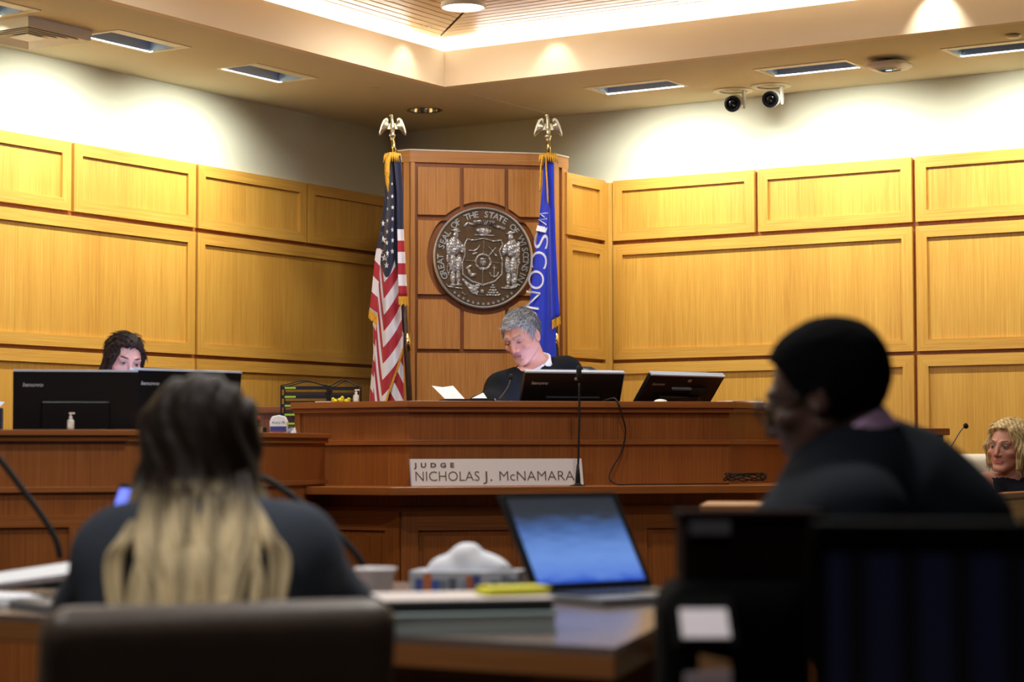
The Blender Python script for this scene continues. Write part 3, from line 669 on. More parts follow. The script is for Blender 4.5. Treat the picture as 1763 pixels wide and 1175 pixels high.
# wood partition behind the clerk, beside the wire file racks
pp = at_y(405, 705, 10.2); pq = at_y(560, 705, 10.2)
part_ = thing('low_partition', 'low oak partition behind the red stamp and the wire file racks', 'partition', (pp.x*.5+pq.x*.5, 10.0, 0))
zt = at_y(450, 701, 10.2).z
MB().box(((pp.x+pq.x)/2-.3, 10.22, zt/2-.015), (pq.x-pp.x+.6, .03, zt-.03)).build('board', BEN_V, part_)
MB().box(((pp.x+pq.x)/2-.3, 10.21, zt-.014), (pq.x-pp.x+.62, .07, .028)).build('cap', BEN_H, part_, bevel=.002)
# ================================================================== blended-shape modelling (distance fields -> one skin)
class Sdf:
    """P: (N,3) float32 points, d: running distance"""
    def __init__(s, P): s.P = P; s.d = np.full(len(P), 9.0, np.float32)
    def mix(s, q, k, sub=False):
        if sub:
            if k <= 0: s.d = np.maximum(s.d, -q); return s
            h = np.clip(.5 - .5*(s.d + q)/k, 0, 1); s.d = s.d*(1-h) - q*h + k*h*(1-h); return s
        if k <= 0: s.d = np.minimum(s.d, q); return s
        h = np.clip(.5 + .5*(q - s.d)/k, 0, 1); s.d = s.d*h + q*(1-h) - k*h*(1-h); return s
    def ell(s, c, r, k=.01, sub=False, R=None):
        p = s.P - np.array(c, np.float32)
        if R is not None: p = p @ np.array(R, np.float32)
        r = np.array(r, np.float32); k0 = np.linalg.norm(p/r, axis=1); k1 = np.linalg.norm(p/(r*r), axis=1)
        return s.mix((k0*(k0-1)/np.maximum(k1, 1e-6)).astype(np.float32), k, sub)
    def cone(s, a, b, ra, rb, k=.01, sub=False, flat=None):
        a = np.array(a, np.float32); b = np.array(b, np.float32); P = s.P
        if flat is not None:      # squash along an axis about the mid line
            ax, f = np.array(flat[0], np.float32), flat[1]; ax = ax/np.linalg.norm(ax); mid = (a+b)/2
            P = P + ((P-mid) @ ax)[:, None]*ax*(1/f-1)
        ba = b-a; t = np.clip(((P-a) @ ba)/max(float(ba @ ba), 1e-9), 0, 1)
        q = np.linalg.norm(P - a - t[:, None]*ba, axis=1) - (ra + (rb-ra)*t)
        return s.mix(q.astype(np.float32), k, sub)
    def box(s, c, half, r=.01, k=.01, sub=False, R=None):
        p = s.P - np.array(c, np.float32)
        if R is not None: p = p @ np.array(R, np.float32)
        q = np.abs(p) - (np.array(half, np.float32) - r)
        dd = np.linalg.norm(np.maximum(q, 0), axis=1) + np.minimum(q.max(axis=1), 0) - r
        return s.mix(dd.astype(np.float32), k, sub)
def axis_grid(lo, hi, step, fine=None):
    """coordinates from lo to hi; fine=(f0, f1, fstep) refines a stretch"""
    if fine is None: return np.arange(lo, hi + step, step, dtype=np.float32)
    f0, f1, fs = fine
    return np.concatenate([np.arange(f0, lo - step, -step)[::-1][:-1], np.arange(f0, f1, fs), np.arange(f1, hi + step, step)]).astype(np.float32)
def surface(fn, gx, gy, gz):
    nx, ny, nz = len(gx), len(gy), len(gz)
    B = 8; bx = [np.arange(0, n_, B) for n_ in (nx, ny, nz)]           # skip blocks that are far from the skin
    G = (gx, gy, gz); cen = []; half = []
    for a in range(3):
        lo = G[a][bx[a]]; hi = G[a][np.minimum(bx[a]+B, len(G[a])-1)]; cen.append((lo+hi)/2); half.append((hi-lo)/2)
    CC = np.stack(np.meshgrid(*cen, indexing='ij'), -1).reshape(-1, 3).astype(np.float32)
    HH = np.linalg.norm(np.stack(np.meshgrid(*half, indexing='ij'), -1).reshape(-1, 3), axis=1)
    dc = np.empty(len(CC), np.float32)
    for i in range(0, len(CC), 300000): dc[i:i+300000] = fn(CC[i:i+300000])
    shp = tuple(len(b) for b in bx); near = (np.abs(dc) < HH*1.7 + .008).reshape(shp); sg = np.where(dc < 0, -1.0, 1.0).astype(np.float32).reshape(shp)
    rep = lambda A: np.repeat(np.repeat(np.repeat(A, B, 0), B, 1), B, 2)[:nx, :ny, :nz]
    D = rep(sg).copy(); I, J, K = np.nonzero(rep(near)); P = np.stack([gx[I], gy[J], gz[K]], 1).astype(np.float32); val_ = np.empty(len(P), np.float32)
    for i in range(0, len(P), 400000): val_[i:i+400000] = fn(P[i:i+400000])
    D[I, J, K] = val_
    D = D.reshape(nx, ny, nz); S = D < 0
    c = S[:-1, :-1, :-1].astype(np.int8); tot = np.zeros_like(c)
    for dx in (0, 1):
        for dy in (0, 1):
            for dz in (0, 1): tot += S[dx:nx-1+dx, dy:ny-1+dy, dz:nz-1+dz]
    act = (tot > 0) & (tot < 8); I, J, K = np.nonzero(act)
    vid = np.full(act.shape, -1, np.int64); vid[I, J, K] = np.arange(len(I))
    acc = np.zeros((len(I), 3)); cnt = np.zeros(len(I))
    corner = [(dx, dy, dz) for dx in (0, 1) for dy in (0, 1) for dz in (0, 1)]
    val = {q: D[I+q[0], J+q[1], K+q[2]] for q in corner}; pos = {q: np.stack([gx[I+q[0]], gy[J+q[1]], gz[K+q[2]]], 1) for q in corner}
    for i, q in enumerate(corner):
        for r in corner[i+1:]:
            if sum(abs(q[n]-r[n]) for n in range(3)) != 1: continue
            a, b = val[q], val[r]; m = (a < 0) != (b < 0)
            t = np.where(m, a/np.where(m, a-b, 1), 0)[:, None]
            acc += np.where(m[:, None], pos[q] + (pos[r]-pos[q])*t, 0); cnt += m
    V = acc/np.maximum(cnt, 1)[:, None]; F = []
    def quads(m, ax):
        I, J, K = np.nonzero(m)
        return I, J, K
    for ax in range(3):
        sl0 = [slice(None)]*3; sl1 = [slice(None)]*3; sl0[ax] = slice(0, -1); sl1[ax] = slice(1, None)
        a, b = S[tuple(sl0)], S[tuple(sl1)]; m = a != b
        o1, o2 = [(1, 2), (2, 0), (0, 1)][ax]
        idx = np.array(np.nonzero(m)).T
        ok = (idx[:, o1] > 0) & (idx[:, o2] > 0) & (idx[:, o1] < vid.shape[o1]) & (idx[:, o2] < vid.shape[o2]); idx = idx[ok]
        e1 = np.zeros(3, int); e1[o1] = 1; e2 = np.zeros(3, int); e2[o2] = 1
        g = lambda k: vid[tuple((idx - k).T)]
        q = np.stack([g(e1+e2), g(e2), g(0*e1), g(e1)], 1)
        inside = a[tuple(idx.T)]; q[~inside] = q[~inside][:, ::-1]; F.append(q)
    F = np.concatenate(F); F = F[(F >= 0).all(1)]
    return V, F
def skin(name, fn, gx, gy, gz, m, parent=None, color=None, world=True):
    V, F = surface(fn, gx, gy, gz)
    return link(name, np_mesh(name, V, F, color(V) if color is not None else None), m, parent, world, True)
def grid3(lo, hi, step): return [axis_grid(lo[i], hi[i], step) for i in range(3)]
def fbm(P, f, seed=0):
    """cheap smooth pseudo noise in [-1, 1]"""
    r = np.random.default_rng(seed); out = np.zeros(len(P))
    for k in range(5):
        d = r.normal(size=3); d /= np.linalg.norm(d); out += np.sin((P @ d)*f*(1+.35*k) + r.random()*6.28)
    return out/5

# ================================================================== FLAGS
def lerp_rows(rows, y):
    ys = [r[0] for r in rows]; return np.interp(y, ys, [r[1] for r in rows]), np.interp(y, ys, [r[2] for r in rows])
class Sheet:
    """hanging cloth: rows give (height mark, left, right) at the flag's own distance; s runs left to right, t down"""
    def __init__(s, rows, depth, bottom, folds=3, amp=.012, phase=0.0): s.rows, s.depth, s.bottom, s.folds, s.amp, s.phase = rows, depth, bottom, folds, amp, phase
    def mark(s, u, y):
        l, r = lerp_rows(s.rows, y); return l + (r-l)*u
    def point(s, u, y, out=0.0):
        x = s.mark(u, y); y0 = s.rows[0][0]; k = min(1.0, .35 + (y-y0)/180)
        dy = s.amp*k*math.sin(2*math.pi*(s.folds*u + s.phase)) - out
        return at_y(x, y, s.depth + dy)
    def mesh(s, name, nu, nt, m, parent, uv=None):
        v, f, uvs = [], [], []
        for j in range(nt+1):
            for i in range(nu+1):
                u = i/nu; y = s.rows[0][0] + (s.bottom(u)-s.rows[0][0])*j/nt
                v.append(s.point(u, y)); uvs.append(uv(u, y, s.mark(u, y)) if uv else (u, y))
        for j in range(nt):
            for i in range(nu): a = j*(nu+1)+i; f.append((a, a+nu+1, a+nu+2, a+1))
        o = obj(name, v, f, m, parent, smooth=True); me = o.data; L = me.uv_layers.new(name='cloth')
        for lp in me.loops: L.data[lp.index].uv = uvs[lp.vertex_index]
        so = o.modifiers.new('thickness', 'SOLIDIFY'); so.thickness = .0015; so.offset = 1
        return o
    def fringe(s, name, u0, u1, ln, m, parent, n=40):
        v, f = [], []
        for i in range(n+1):
            u = u0+(u1-u0)*i/n; y = s.bottom(u); v.append(s.point(u, y-1.5, .004)); v.append(s.point(u, y+ln+(random.random()-.5)*ln*.35, .004 + random.random()*.004))
            if i: f.append((2*i-2, 2*i-1, 2*i+1, 2*i))
        o = obj(name, v, f, m, parent); so = o.modifiers.new('thickness', 'SOLIDIFY'); so.thickness = .003
        return o
def cloth_mat(name, red, white, navy):
    m = bpy.data.materials.new(name); m.use_nodes = True; nt = m.node_tree; L = nt.links; b = nt.nodes['Principled BSDF']
    uv = nt.nodes.new('ShaderNodeUVMap'); uv.uv_map = 'cloth'; sx = nt.nodes.new('ShaderNodeSeparateXYZ'); L.new(uv.outputs[0], sx.inputs[0])
    md = nt.nodes.new('ShaderNodeMath'); md.operation = 'PINGPONG'; md.inputs[1].default_value = 1; L.new(sx.outputs[0], md.inputs[0])
    gt = nt.nodes.new('ShaderNodeMath'); gt.operation = 'GREATER_THAN'; gt.inputs[1].default_value = .5; L.new(md.outputs[0], gt.inputs[0])
    gc = nt.nodes.new('ShaderNodeMath'); gc.operation = 'GREATER_THAN'; gc.inputs[1].default_value = 0; L.new(sx.outputs[1], gc.inputs[0])
    m1 = nt.nodes.new('ShaderNodeMix'); m1.data_type = 'RGBA'; m1.inputs[6].default_value = red; m1.inputs[7].default_value = white; L.new(gt.outputs[0], m1.inputs[0])
    m2 = nt.nodes.new('ShaderNodeMix'); m2.data_type = 'RGBA'; L.new(gc.outputs[0], m2.inputs[0]); L.new(m1.outputs[2], m2.inputs[6]); m2.inputs[7].default_value = navy
    L.new(m2.outputs[2], b.inputs['Base Color']); b.inputs['Roughness'].default_value = .55; b.inputs['Sheen Weight'].default_value = .3
    return m
def eagle(parent, c, s):
    """perched eagle finial, wings half raised; c = top of the pole, s = wing span"""
    k = s/600.0; cx0 = 470
    def w(x, y, n=0.0): return Vector((c.x + (x-cx0)*k, c.y - n, c.z - (y-745)*k))
    for sg in (1, -1):
        X = lambda x: cx0 + (x-cx0)*sg - (8 if sg < 0 else 0)
        o = [(505, 400), (565, 405), (562, 300), (610, 272), (680, 320), (735, 450), (778, 600), (770, 688), (735, 668), (688, 622), (640, 556), (600, 545), (505, 545)]
        pl = [w(X(x), y, -.004) for x, y in o]
        wing = MB().plate(pl if sg > 0 else pl[::-1], Vector((0, -.008, 0))).build('wing', SILV_BR, parent, bevel=.002)
        for j in range(6):
            t = j/5; mb = MB().tube([w(X(545+t*60), 420-t*90, .006), w(X(580+t*90), 470-t*30, .008), w(X(600+t*165), 540+t*135, .005)], [.0035, .004, .0025], 6)
            mb.build('feather', SILV_BR, wing, smooth=True)
    def fn(P):
        S = Sdf(P); q = lambda x, y, n=0: tuple(w(x, y, n))
        S.cone(q(462, 500), q(455, 330), 62*k, 34*k, .004); S.cone(q(455, 330), q(448, 250, .004), 33*k, 30*k, .004); S.ell(q(436, 225, .004), (42*k, .010, 30*k), .003); S.cone(q(405, 228, .005), q(398, 245, .006), 14*k, 6*k, .002)
        S.cone(q(468, 500), q(468, 610), 50*k, 46*k, .004); S.ell(q(460, 680), (78*k, 78*k, 62*k), .003); S.cone(q(466, 735), q(466, 770), 52*k, 48*k, .002)
        S.d += (.0012*np.sin(P[:, 2]*900)*np.sin(P[:, 0]*700)).astype(np.float32)
        return S.d
    lo, hi = w(370, 790), w(570, 190)
    skin('eagle_body', fn, *[np.arange(a, b, .0022, dtype=np.float32) for a, b in ((lo.x-.005, hi.x+.005), (c.y-.035, c.y+.035), (lo.z-.004, hi.z+.006))], SILV_BR, parent)
POLE_W = mat('dark_pole_wood', lin(66, 46, 34), .35, noise=(20, .3))
def flag_pole(parent, top_px, mid_px, low_px, depth, brass):
    a, b, e = at_y(*top_px, depth), at_y(*mid_px, depth), at_y(*low_px, depth)
    d = (e-a).normalized(); bot = a + d*((a.z-.46)/-d.z)
    MB().tube([a, b], .011, 14).build('pole_tip', BRASS, parent, smooth=True)
    MB().tube([b, bot], .0155, 14).build('pole', POLE_W, parent, smooth=True)
    p, q = at_y(*brass[0], depth), at_y(*brass[1], depth)
    MB().tube([p, q], .0175, 14).build('ferrule', BRASS, parent, smooth=True)
    MB().lathe([(.02, .12), (.05, .07), (.16, .03), (.17, 0)][::-1], (bot.x, bot.y, .42), 28).build('base', BRASS, parent, smooth=True)
    return a
# ---- national flag, left of the column
FY = 10.95
STRIPE = cloth_mat('striped_flag_cloth', lin(172, 18, 44), lin(228, 224, 234), lin(14, 21, 58))
usf = thing('striped_flag', 'red white and blue striped flag with white stars on a pole, left of the column', 'flag', at_y(690, 800, FY)*1.0 - UP*at_y(690, 800, FY).z + UP*.42)
tip = flag_pole(usf, (676.2, 238), (680, 270), (704.5, 690), FY + .03, ((700, 575), (703, 605)))
eagle(usf, tip + Vector((0, 0, 0)), .138)
tri = lambda u, c: abs(u-c)
back = Sheet([(266, 674, 688), (330, 668, 692), (430, 655, 696), (540, 642, 696), (610, 643, 694), (720, 633, 696)], FY + .02, lambda u: 712, 2.2, .014, .3)
def uv_b(u, y, x): return ((y - 1.9*(x-640) + 60)/29.0 + .25, -1.0)
cl = back.mesh('cloth', 24, 30, STRIPE, usf, uv_b)
main = Sheet([(266, 667, 689), (300, 665, 690), (350, 661, 692), (430, 651, 692), (500, 649, 690), (560, 648, 692), (640, 644, 694), (720, 641, 694)], FY - .02,
             lambda u: 704 if u < .32 else 704 - (u-.32)/.68*104, 1.6, .018, .1)
def uv_m(u, y, x):
    g = 62*(u-.30) + 25*max(0, u-.8) if u > .30 else -330*(u-.30)
    return ((y + g)/28.0 + .1, (448 + 30*abs(math.sin((u-.1)*5.2)) - y)/100)
fr_ = main.mesh('front_fold', 44, 64, STRIPE, usf, uv_m); main.fringe('fringe', .30, 1.0, 9, GOLD_FR, usf)
flap = Sheet([(400, 654, 659), (440, 646, 656), (500, 640, 651), (552, 634, 650)], FY - .045, lambda u: 534 + 13*u, .5, .008, .2)
flap.mesh('side_fold', 8, 16, STRIPE, usf, lambda u, y, x: ((y - 10*u)/27.0 + .9, (428 - y)/100)); flap.fringe('fringe', 0, 1, 14, GOLD_FR, usf, 14)
hoist = Sheet([(268, 677, 690), (330, 683, 694), (395, 684, 695), (470, 685, 699), (530, 687, 703)], FY - .05, lambda u: 512, .6, .008, .0)
hoist.mesh('hoist_fold', 10, 30, STRIPE, usf, lambda u, y, x: ((y-395)/19.5 + .5, (395 - y)/100)); hoist.fringe('fringe', 0, 1, 13, GOLD_FR, usf, 16)
def put_star(sheet, x, y, r, squash):
    l, rr = lerp_rows(sheet.rows, y); v = []
    for px, py in st:
        yy = y - py*r; l2, r2 = lerp_rows(sheet.rows, yy); v.append(sheet.point((x + px*r*squash - l2)/(r2-l2), yy, .004))
    c_ = sum(v, Vector())/10
    obj('star', v + [c_], [(k, (k+1) % 10, 10) for k in range(10)], PAPER, usf)
for x, y, r, q in ((668.5, 301, 2.5, .5), (667.5, 321, 3, .5), (667.5, 341, 3.2, .5), (667, 360, 3.6, .5), (667, 380, 4, .5), (666.5, 399, 4.5, .55), (666, 418, 5, .6), (675, 317, 3, .6), (675.5, 338, 4.2, .7), (676, 357, 4.5, .7), (676, 377, 4.5, .6), (675.5, 396, 4.8, .6), (676, 414, 5, .6), (675.5, 433, 5.2, .7), (659.5, 385, 6.0, .6), (659.5, 413, 7.2, 1), (656, 433, 6.6, .7), (662, 444, 7.0, .95), (667, 436, 6, .5), (665.5, 457, 6, .7)): put_star(main, x, y, r, q)
def top_gather(parent, x, y, depth, w):
    for k in range(9):
        t = k/8-.5; p = at_y(x + t*w, y + 6*abs(t), depth - .03 + .02*abs(t))
        MB().tube([p + UP*.008, p + Vector((.006*t, -.012, -.006)), p + Vector((.022*t, -.016, -.034 - .01*random.random()))], [.006, .007, .003], 6).build('fringe_tuft', GOLD_FR, parent, smooth=True)
top_gather(usf, 676, 265, FY - .01, 24)
MB().tube(ease([at_y(673, 264, FY-.05), at_y(667, 280, FY-.06), at_y(666.5, 305, FY-.06), at_y(668, 332, FY-.055)], 5), [.012]*4 + [.014]*6 + [.010]*3 + [.006, .004, .003], 8).build('gold_cord', GOLD_FR, usf, smooth=True)
# ---- blue state flag, right of the column
WY = 11.2
BLUE = mat('blue_flag_cloth', lin(18, 52, 205), .5, sheen=.3, noise=(9, .12))
wif = thing('blue_flag', 'blue flag with white capital letters on a pole, right of the round seal', 'flag', Vector((at_y(960, 800, WY).x, WY, .42)))
tip = flag_pole(wif, (944, 240), (945, 268), (957.5, 600), WY + .04, ((956, 575), (957.6, 600)))
eagle(wif, tip, .148)
lef = Sheet([(268, 936, 951), (320, 934, 953), (380, 928, 954), (450, 920, 954), (530, 911, 956), (620, 902, 958), (720, 896, 962)], WY - .01, lambda u: 715, 1.1, .016, .15)
lef.mesh('cloth', 30, 44, BLUE, wif)
rig = Sheet([(270, 942, 953.5), (330, 944, 954), (420, 947, 957), (500, 949, 961), (560, 950.5, 965)], WY - .045, lambda u: 553 - 7*u, 1.0, .010, .6)
rig.mesh('hoist_fold', 12, 30, BLUE, wif); rig.fringe('fringe', 0, 1, 13, GOLD_FR, wif, 16)
top_gather(wif, 944, 266, WY - .02, 26)
for pts in ([(935, 268), (931.5, 285), (930.5, 305), (929.5, 330)], [(940, 268), (940.5, 290), (942, 315), (943.5, 350)]):
    MB().tube(ease([at_y(x, y, WY-.075) for x, y in pts], 5), .0045, 6).build('gold_cord', GOLD_FR, wif, smooth=True)
# lettering reads downwards, letter tops to the right
v0, f0 = text_geo('WISCONSIN', 1.0, 1.0, 5, 0.0); tw = max(p[0] for p in v0)
LET = mat('flag_letter_white', lin(226, 228, 240), .6)
y = 362.0
for ch, adv, hgt, x0, k in (('W', 26, 15, 928.5, .72), ('I', 13, 17, 925.5, 1), ('S', 30, 24, 921, 1), ('C', 33, 28, 915.5, 1), ('O', 36, 27, 911, 1), ('N', 34, 24, 906.5, 1), ('S', 30, 24, 902, 1)):
    v, f = text_geo(ch, 1.0, 1.0, 5, -.008); xs = [p[0] for p in v]; ys = [p[1] for p in v]; wc, hc = max(xs)-min(xs), max(ys)-min(ys); out = []
    for p in v:
        a_, b__ = (p[0]-min(xs))/wc, (p[1]-min(ys))/hc
        yy = y + a_*(adv-4) + b__*4; xx = x0 - a_*3.0 + b__*hgt; l, r = lerp_rows(lef.rows, yy); out.append(lef.point(min(1, (xx-l)/(r-l)), yy, .0035))
    obj('letter', out, f, LET, wif); y += adv
# ================================================================== MONITORS, COURT EQUIPMENT
LOGO = mat('logo_silver', lin(170, 170, 172), .4, metal=.3)
def monitor(label, top_left, wdt, hgt, bdir, lean, rest, group=None, logo=True, sticker=None, y0=None, vesa=False):
    """flat all-in-one seen from behind. top_left = world point; bdir = horizontal direction its back faces; rest = height of the worktop"""
    b = Vector((bdir[0], bdir[1], 0)).normalized(); r = Vector((-b.y, b.x, 0)); a = math.radians(lean)
    u = UP*math.cos(a) + b*math.sin(a); n = b*math.cos(a) - UP*math.sin(a)     # up along panel, outward normal of the back
    tl = Vector(top_left); org = tl - u*hgt                     # lower left of the back face
    foot = org + r*wdt/2; t = thing('monitor', label, 'monitor', (foot.x, foot.y, rest), group=group)
    ax = (r, u, n); c = org + r*wdt/2 + u*hgt/2
    MB().box(c - n*.012, (wdt, hgt, .024), ax).build('back_cover', BLACK_PL, t, bevel=.003)
    MB().box(c + u*(hgt/2+.0035) - n*.010, (wdt, .007, .026), ax).build('top_edge', SILVER, t)
    MB().box(c - n*.0262, (wdt*.94, hgt*.88, .003), ax).build('screen', mat('screen_lit', lin(170, 190, 225), .3, emit=(.55, .62, 1, 1), estr=5.0), t)
    MB().box(c + n*.010 - u*.03, (wdt*.55, hgt*.5, .022), ax).build('rear_bulge', BLACK_PL, t, bevel=.006)
    q = c - u*(hgt*.28) + n*.02; p = Vector((q.x, q.y, rest+.01)) + b*.02
    MB().tube([q, q + b*.03 - UP*.02, p], [.022, .022, .018], 10).build('stand_neck', BLACK_PL, t, smooth=True)
    MB().lathe([(.02, .014), (.10, .010), (.105, 0)][::-1], (p.x, p.y, rest), 28).build('stand_base', BLACK_PL, t)
    if logo: text_on('logo', 'lenovo', .020, org + r*(wdt*.075) + u*(hgt-.055) + n*.0004, r, u, LOGO, t, fit=wdt*.165, shear=.18, offset=.0008)
    if sticker is not None:
        s_ = MB().box(org + r*(wdt*sticker) + u*(hgt-.026) + n*.0006, (.020, .013, .001), ax).build('asset_sticker', mat('sticker', lin(214, 190, 176), .6), t)
        for k in range(2): MB().box(org + r*(wdt*sticker) + u*(hgt-.0245-k*.004) + n*.0013, (.014, .0016, .0004), ax).build('sticker_line', BLACK_MT, s_)
    if vesa:
        MB().box(org + r*(wdt*.72) + u*(hgt-.080) + n*.008, (.10, .032, .016), ax).build('handle_slot', BLACK_MT, t)
        MB().box(org + r*(wdt*.50) + u*(hgt-.068) + n*.006, (.13, .008, .012), ax).build('hinge_bar', GREY_PL, t)
    return t
GM = 'black all-in-one monitors'
monitor('black monitor on the judge bench directly in front of the judge', at_y(904.5, 642, 9.28), .478, .31, (.35, -.94), 24, 1.005, GM, True, .52)
monitor('black monitor on the judge bench tilted back, right of the other bench monitor', at_y(1121.5, 646.5, 9.42), .46, .31, (.63, -.78), 40, 1.005, GM, True, .55, vesa=True)
monitor('black monitor at the left end of the clerk desk behind the small sanitizer bottle', at_y(22.5, 640, 7.72), .452, .31, (.2, -.98), 4, .83, GM, True)
monitor('black monitor on the clerk desk turned away, right of the other clerk monitor', at_y(229, 637.5, 7.95), .51, .31, (.70, -.72), 6, .83, GM, True, .74)
# black stand with a clipped sheet at the left picture edge
p = at_y(0, 690, 7.9); t = thing('copy_stand', 'black stand holding a white sheet at the left picture edge', 'stand', (p.x-.03, 7.9, .83))
MB().box((p.x-.035, 7.9, (.83+at_y(0, 703, 7.9).z)/2), (.09, .03, at_y(0, 703, 7.9).z-.83)).build('post', BLACK_MT, t, bevel=.003)
zz = at_y(0, 691, 7.9).z
MB().plate([(p.x-.16, 7.885, zz+.0), (p.x+.022, 7.885, zz-.003), (p.x-.003, 7.88, zz-.028), (p.x-.16, 7.87, zz-.08)], (0, .002, 0)).build('sheet', PAPER, t)

# ---------------- bottles, stamp, wipes, racks
def pump_bottle(label, base, hgt, r=.016):
    t = thing('sanitizer_bottle', label, 'bottle', base, group='white pump bottles'); b = Vector(base)
    CL = mat('frosted_bottle', lin(226, 222, 214), .3, trans=.15)
    MB().lathe([(r*.9, 0), (r, .006), (r, hgt*.50), (r*.85, hgt*.58), (r*.35, hgt*.64), (r*.35, hgt*.70), (.002, hgt*.70)], b, 20).build('bottle', CL, t, smooth=True)
    MB().lathe([(r*.48, hgt*.66), (r*.48, hgt*.78), (r*.2, hgt*.80), (r*.2, hgt*.93), (.002, hgt*.93)], b, 16).build('collar', WHITE_PL, t, smooth=False)
    MB().box(b + Vector((r*.35, 0, hgt*.95)), (r*1.7, r*.5, hgt*.09)).build('pump_head', WHITE_PL, t, bevel=.001)
    MB().box(b + Vector((0, -r*1.0, hgt*.28)), (r*1.1, .001, hgt*.30)).build('label_patch', mat('bottle_label', lin(240, 236, 228), .6), t)
    return t
bq = at_y(121.5, 738, 7.36); pump_bottle('small white pump bottle standing on the clerk desk in front of the left monitor', (bq.x, 7.36, 1.139), .062, .012)
bq = at_y(613, 691, 9.25); pump_bottle('small white pump bottle on the left end of the judge bench by the striped flag', (bq.x, 9.25, 1.276), .060, .013)
# yellow toy figures
YEL = mat('yellow_toy', lin(238, 222, 40), .55)
for k, (px, hh, lab) in enumerate(((576, .018, 'left of three tiny yellow rubber figures on the judge bench'), (587, .026, 'middle and tallest of three tiny yellow rubber figures on the judge bench'), (598, .018, 'right of three tiny yellow rubber figures on the judge bench'))):
    p = at_y(px, 691, 9.2); t = thing('yellow_figure', lab, 'toy', (p.x, 9.2, 1.276), group='yellow figures on the bench')
    def fn(P, p=p, hh=hh, k=k):
        S = Sdf(P); S.ell((p.x, 9.2, 1.276+hh*.42), (.0135, .011, hh*.44), .003); S.ell((p.x+(.006 if k else -.006), 9.196, 1.276+hh*.86), (.0075, .0075, .0075), .004); S.ell((p.x-.008, 9.196, 1.276+hh*.5), (.006, .006, .006), .003); return S.d
    skin('toy_body', fn, *grid3((p.x-.022, 9.18, 1.275), (p.x+.022, 9.22, 1.276+hh*1.4), .0016), YEL, t)
    for s_ in (-1, 1): MB().lathe([(.001, .0012), (.0014, 0), (.001, -.0012)], (p.x+(.006 if k else -.006)+s_*.003, 9.188, 1.276+hh*.9), 8, (0, -1, 0)).build('eye_dot', BLACK_MT, t)
# white round lid beside the racks
p = at_y(557, 692, 9.32); t = thing('saucer', 'white shallow dish on the judge bench in front of the wire racks', 'dish', (p.x, 9.30, 1.276))
MB().lathe([(.02, 0), (.034, .004), (.036, .008), (.030, .007), (.018, .004), (.001, .004)], (p.x, 9.30, 1.276), 24).build('dish', WHITE_PL, t, smooth=True)
# wire file racks
WIRE = mat('black_wire', lin(16, 16, 17), .4, metal=.3); LIME = mat('lime_tag', lin(176, 222, 60), .6); FOLD = mat('dark_folder', lin(58, 40, 34), .7)
def rack(label, px0, px1, py_top, py_bot, depth, nshelf, hump, tags):
    a, b = at_y(px0, py_top, depth), at_y(px1, py_bot, depth); w = b.x-a.x; zt_, zb = a.z, b.z; D_ = .16
    t = thing('wire_rack', label, 'file rack', (a.x+w/2, depth+D_/2, zb), group='wire file racks')
    for x in (a.x, b.x):
        for yy in (depth, depth+D_): MB().tube([(x, yy, zb), (x, yy, zt_)], .0036, 6).build('upright', WIRE, t)
    for yy in (depth, depth+D_): MB().tube(ease([(a.x, yy, zt_), (a.x+w*.12, yy, zt_+.004), (a.x+w*.35, yy, zt_+hump*.8), (a.x+w*.5, yy, zt_+hump), (a.x+w*.65, yy, zt_+hump*.8), (a.x+w*.88, yy, zt_+.004), (b.x, yy, zt_)], 5), .0026, 6).build('arched_wire', WIRE, t, smooth=True)
    for k in range(nshelf):
        z_ = zt_ - .012 - (zt_-zb-.02)*k/max(1, nshelf-1)
        sh_ = MB().box((a.x+w/2, depth+D_/2, z_), (w, D_, .004)).build('shelf', WIRE, t)
        MB().box((a.x+w/2, depth, z_), (w, .003, .016)).build('shelf_lip', WIRE, sh_)
        if k < nshelf-1:
            MB().box((a.x+w*.52, depth+D_*.5, z_-.030), (w*.86, D_*.9, .022)).build('folder_stack', FOLD, t)
        if tags: MB().box((a.x+w*.20, depth-.003, z_), (w*.24, .002, .009)).build('lime_tag', LIME, t)
    return t
rack('tall black wire file rack with lime tags behind the left bench end', 484, 563, 664, 748, 9.85, 6, .022, True)
rack('smaller black wire file rack beside the tall one, near the striped flag', 566, 617, 665, 700, 9.80, 3, .028, False)
bx2 = thing('rack_stand', 'low oak cabinet carrying the two wire file racks', 'cabinet', (at_y(550, 720, 9.9).x, 9.93, 0)); zb = at_y(563, 748, 9.85).z
MB().box((at_y(550, 720, 9.9).x, 9.96, zb/2), (.46, .26, zb-.002)).build('carcass', BEN_V, bx2); 
zb2 = at_y(617, 700, 9.80).z; MB().box((at_y(593, 720, 9.88).x, 9.90, (zb+zb2)/2), (.15, .2, zb2-zb-.004)).build('riser', BEN_V, bx2)
# stamp, wipes tub, brochure, on the clerk desk top
def desk_pt(px, back): 
    d = (FD-ND).normalized(); nn = Vector((d.y, -d.x, 0)); base = ND - nn*back
    # intersect sight line with the line parallel to the desk edge
    r_ = ray(px, 745); tt = (r_.x*base.y - r_.y*base.x)/(r_.y*d.x - r_.x*d.y); q = base + d*tt; return Vector((q.x, q.y, 1.139))
q = desk_pt(441, .05); t = thing('stamp_pad_box', 'flat beige box under the red-topped stamp on the clerk desk', 'box', q)
zB = at_y(440, 736, q.y).z-1.139
MB().box(q + UP*zB/2 - Vector((.02, 0, 0)), (.10, .06, zB)).build('box', mat('beige_box', lin(178, 140, 112), .6), t, bevel=.001)
MB().box(q + Vector((.035, -.02, zB/2)), (.018, .018, zB*.9)).build('binder_clip', BLACK_MT, t)
t = thing('red_stamp', 'black self-inking stamp with a red grip standing on the beige box', 'stamp', q + UP*zB)
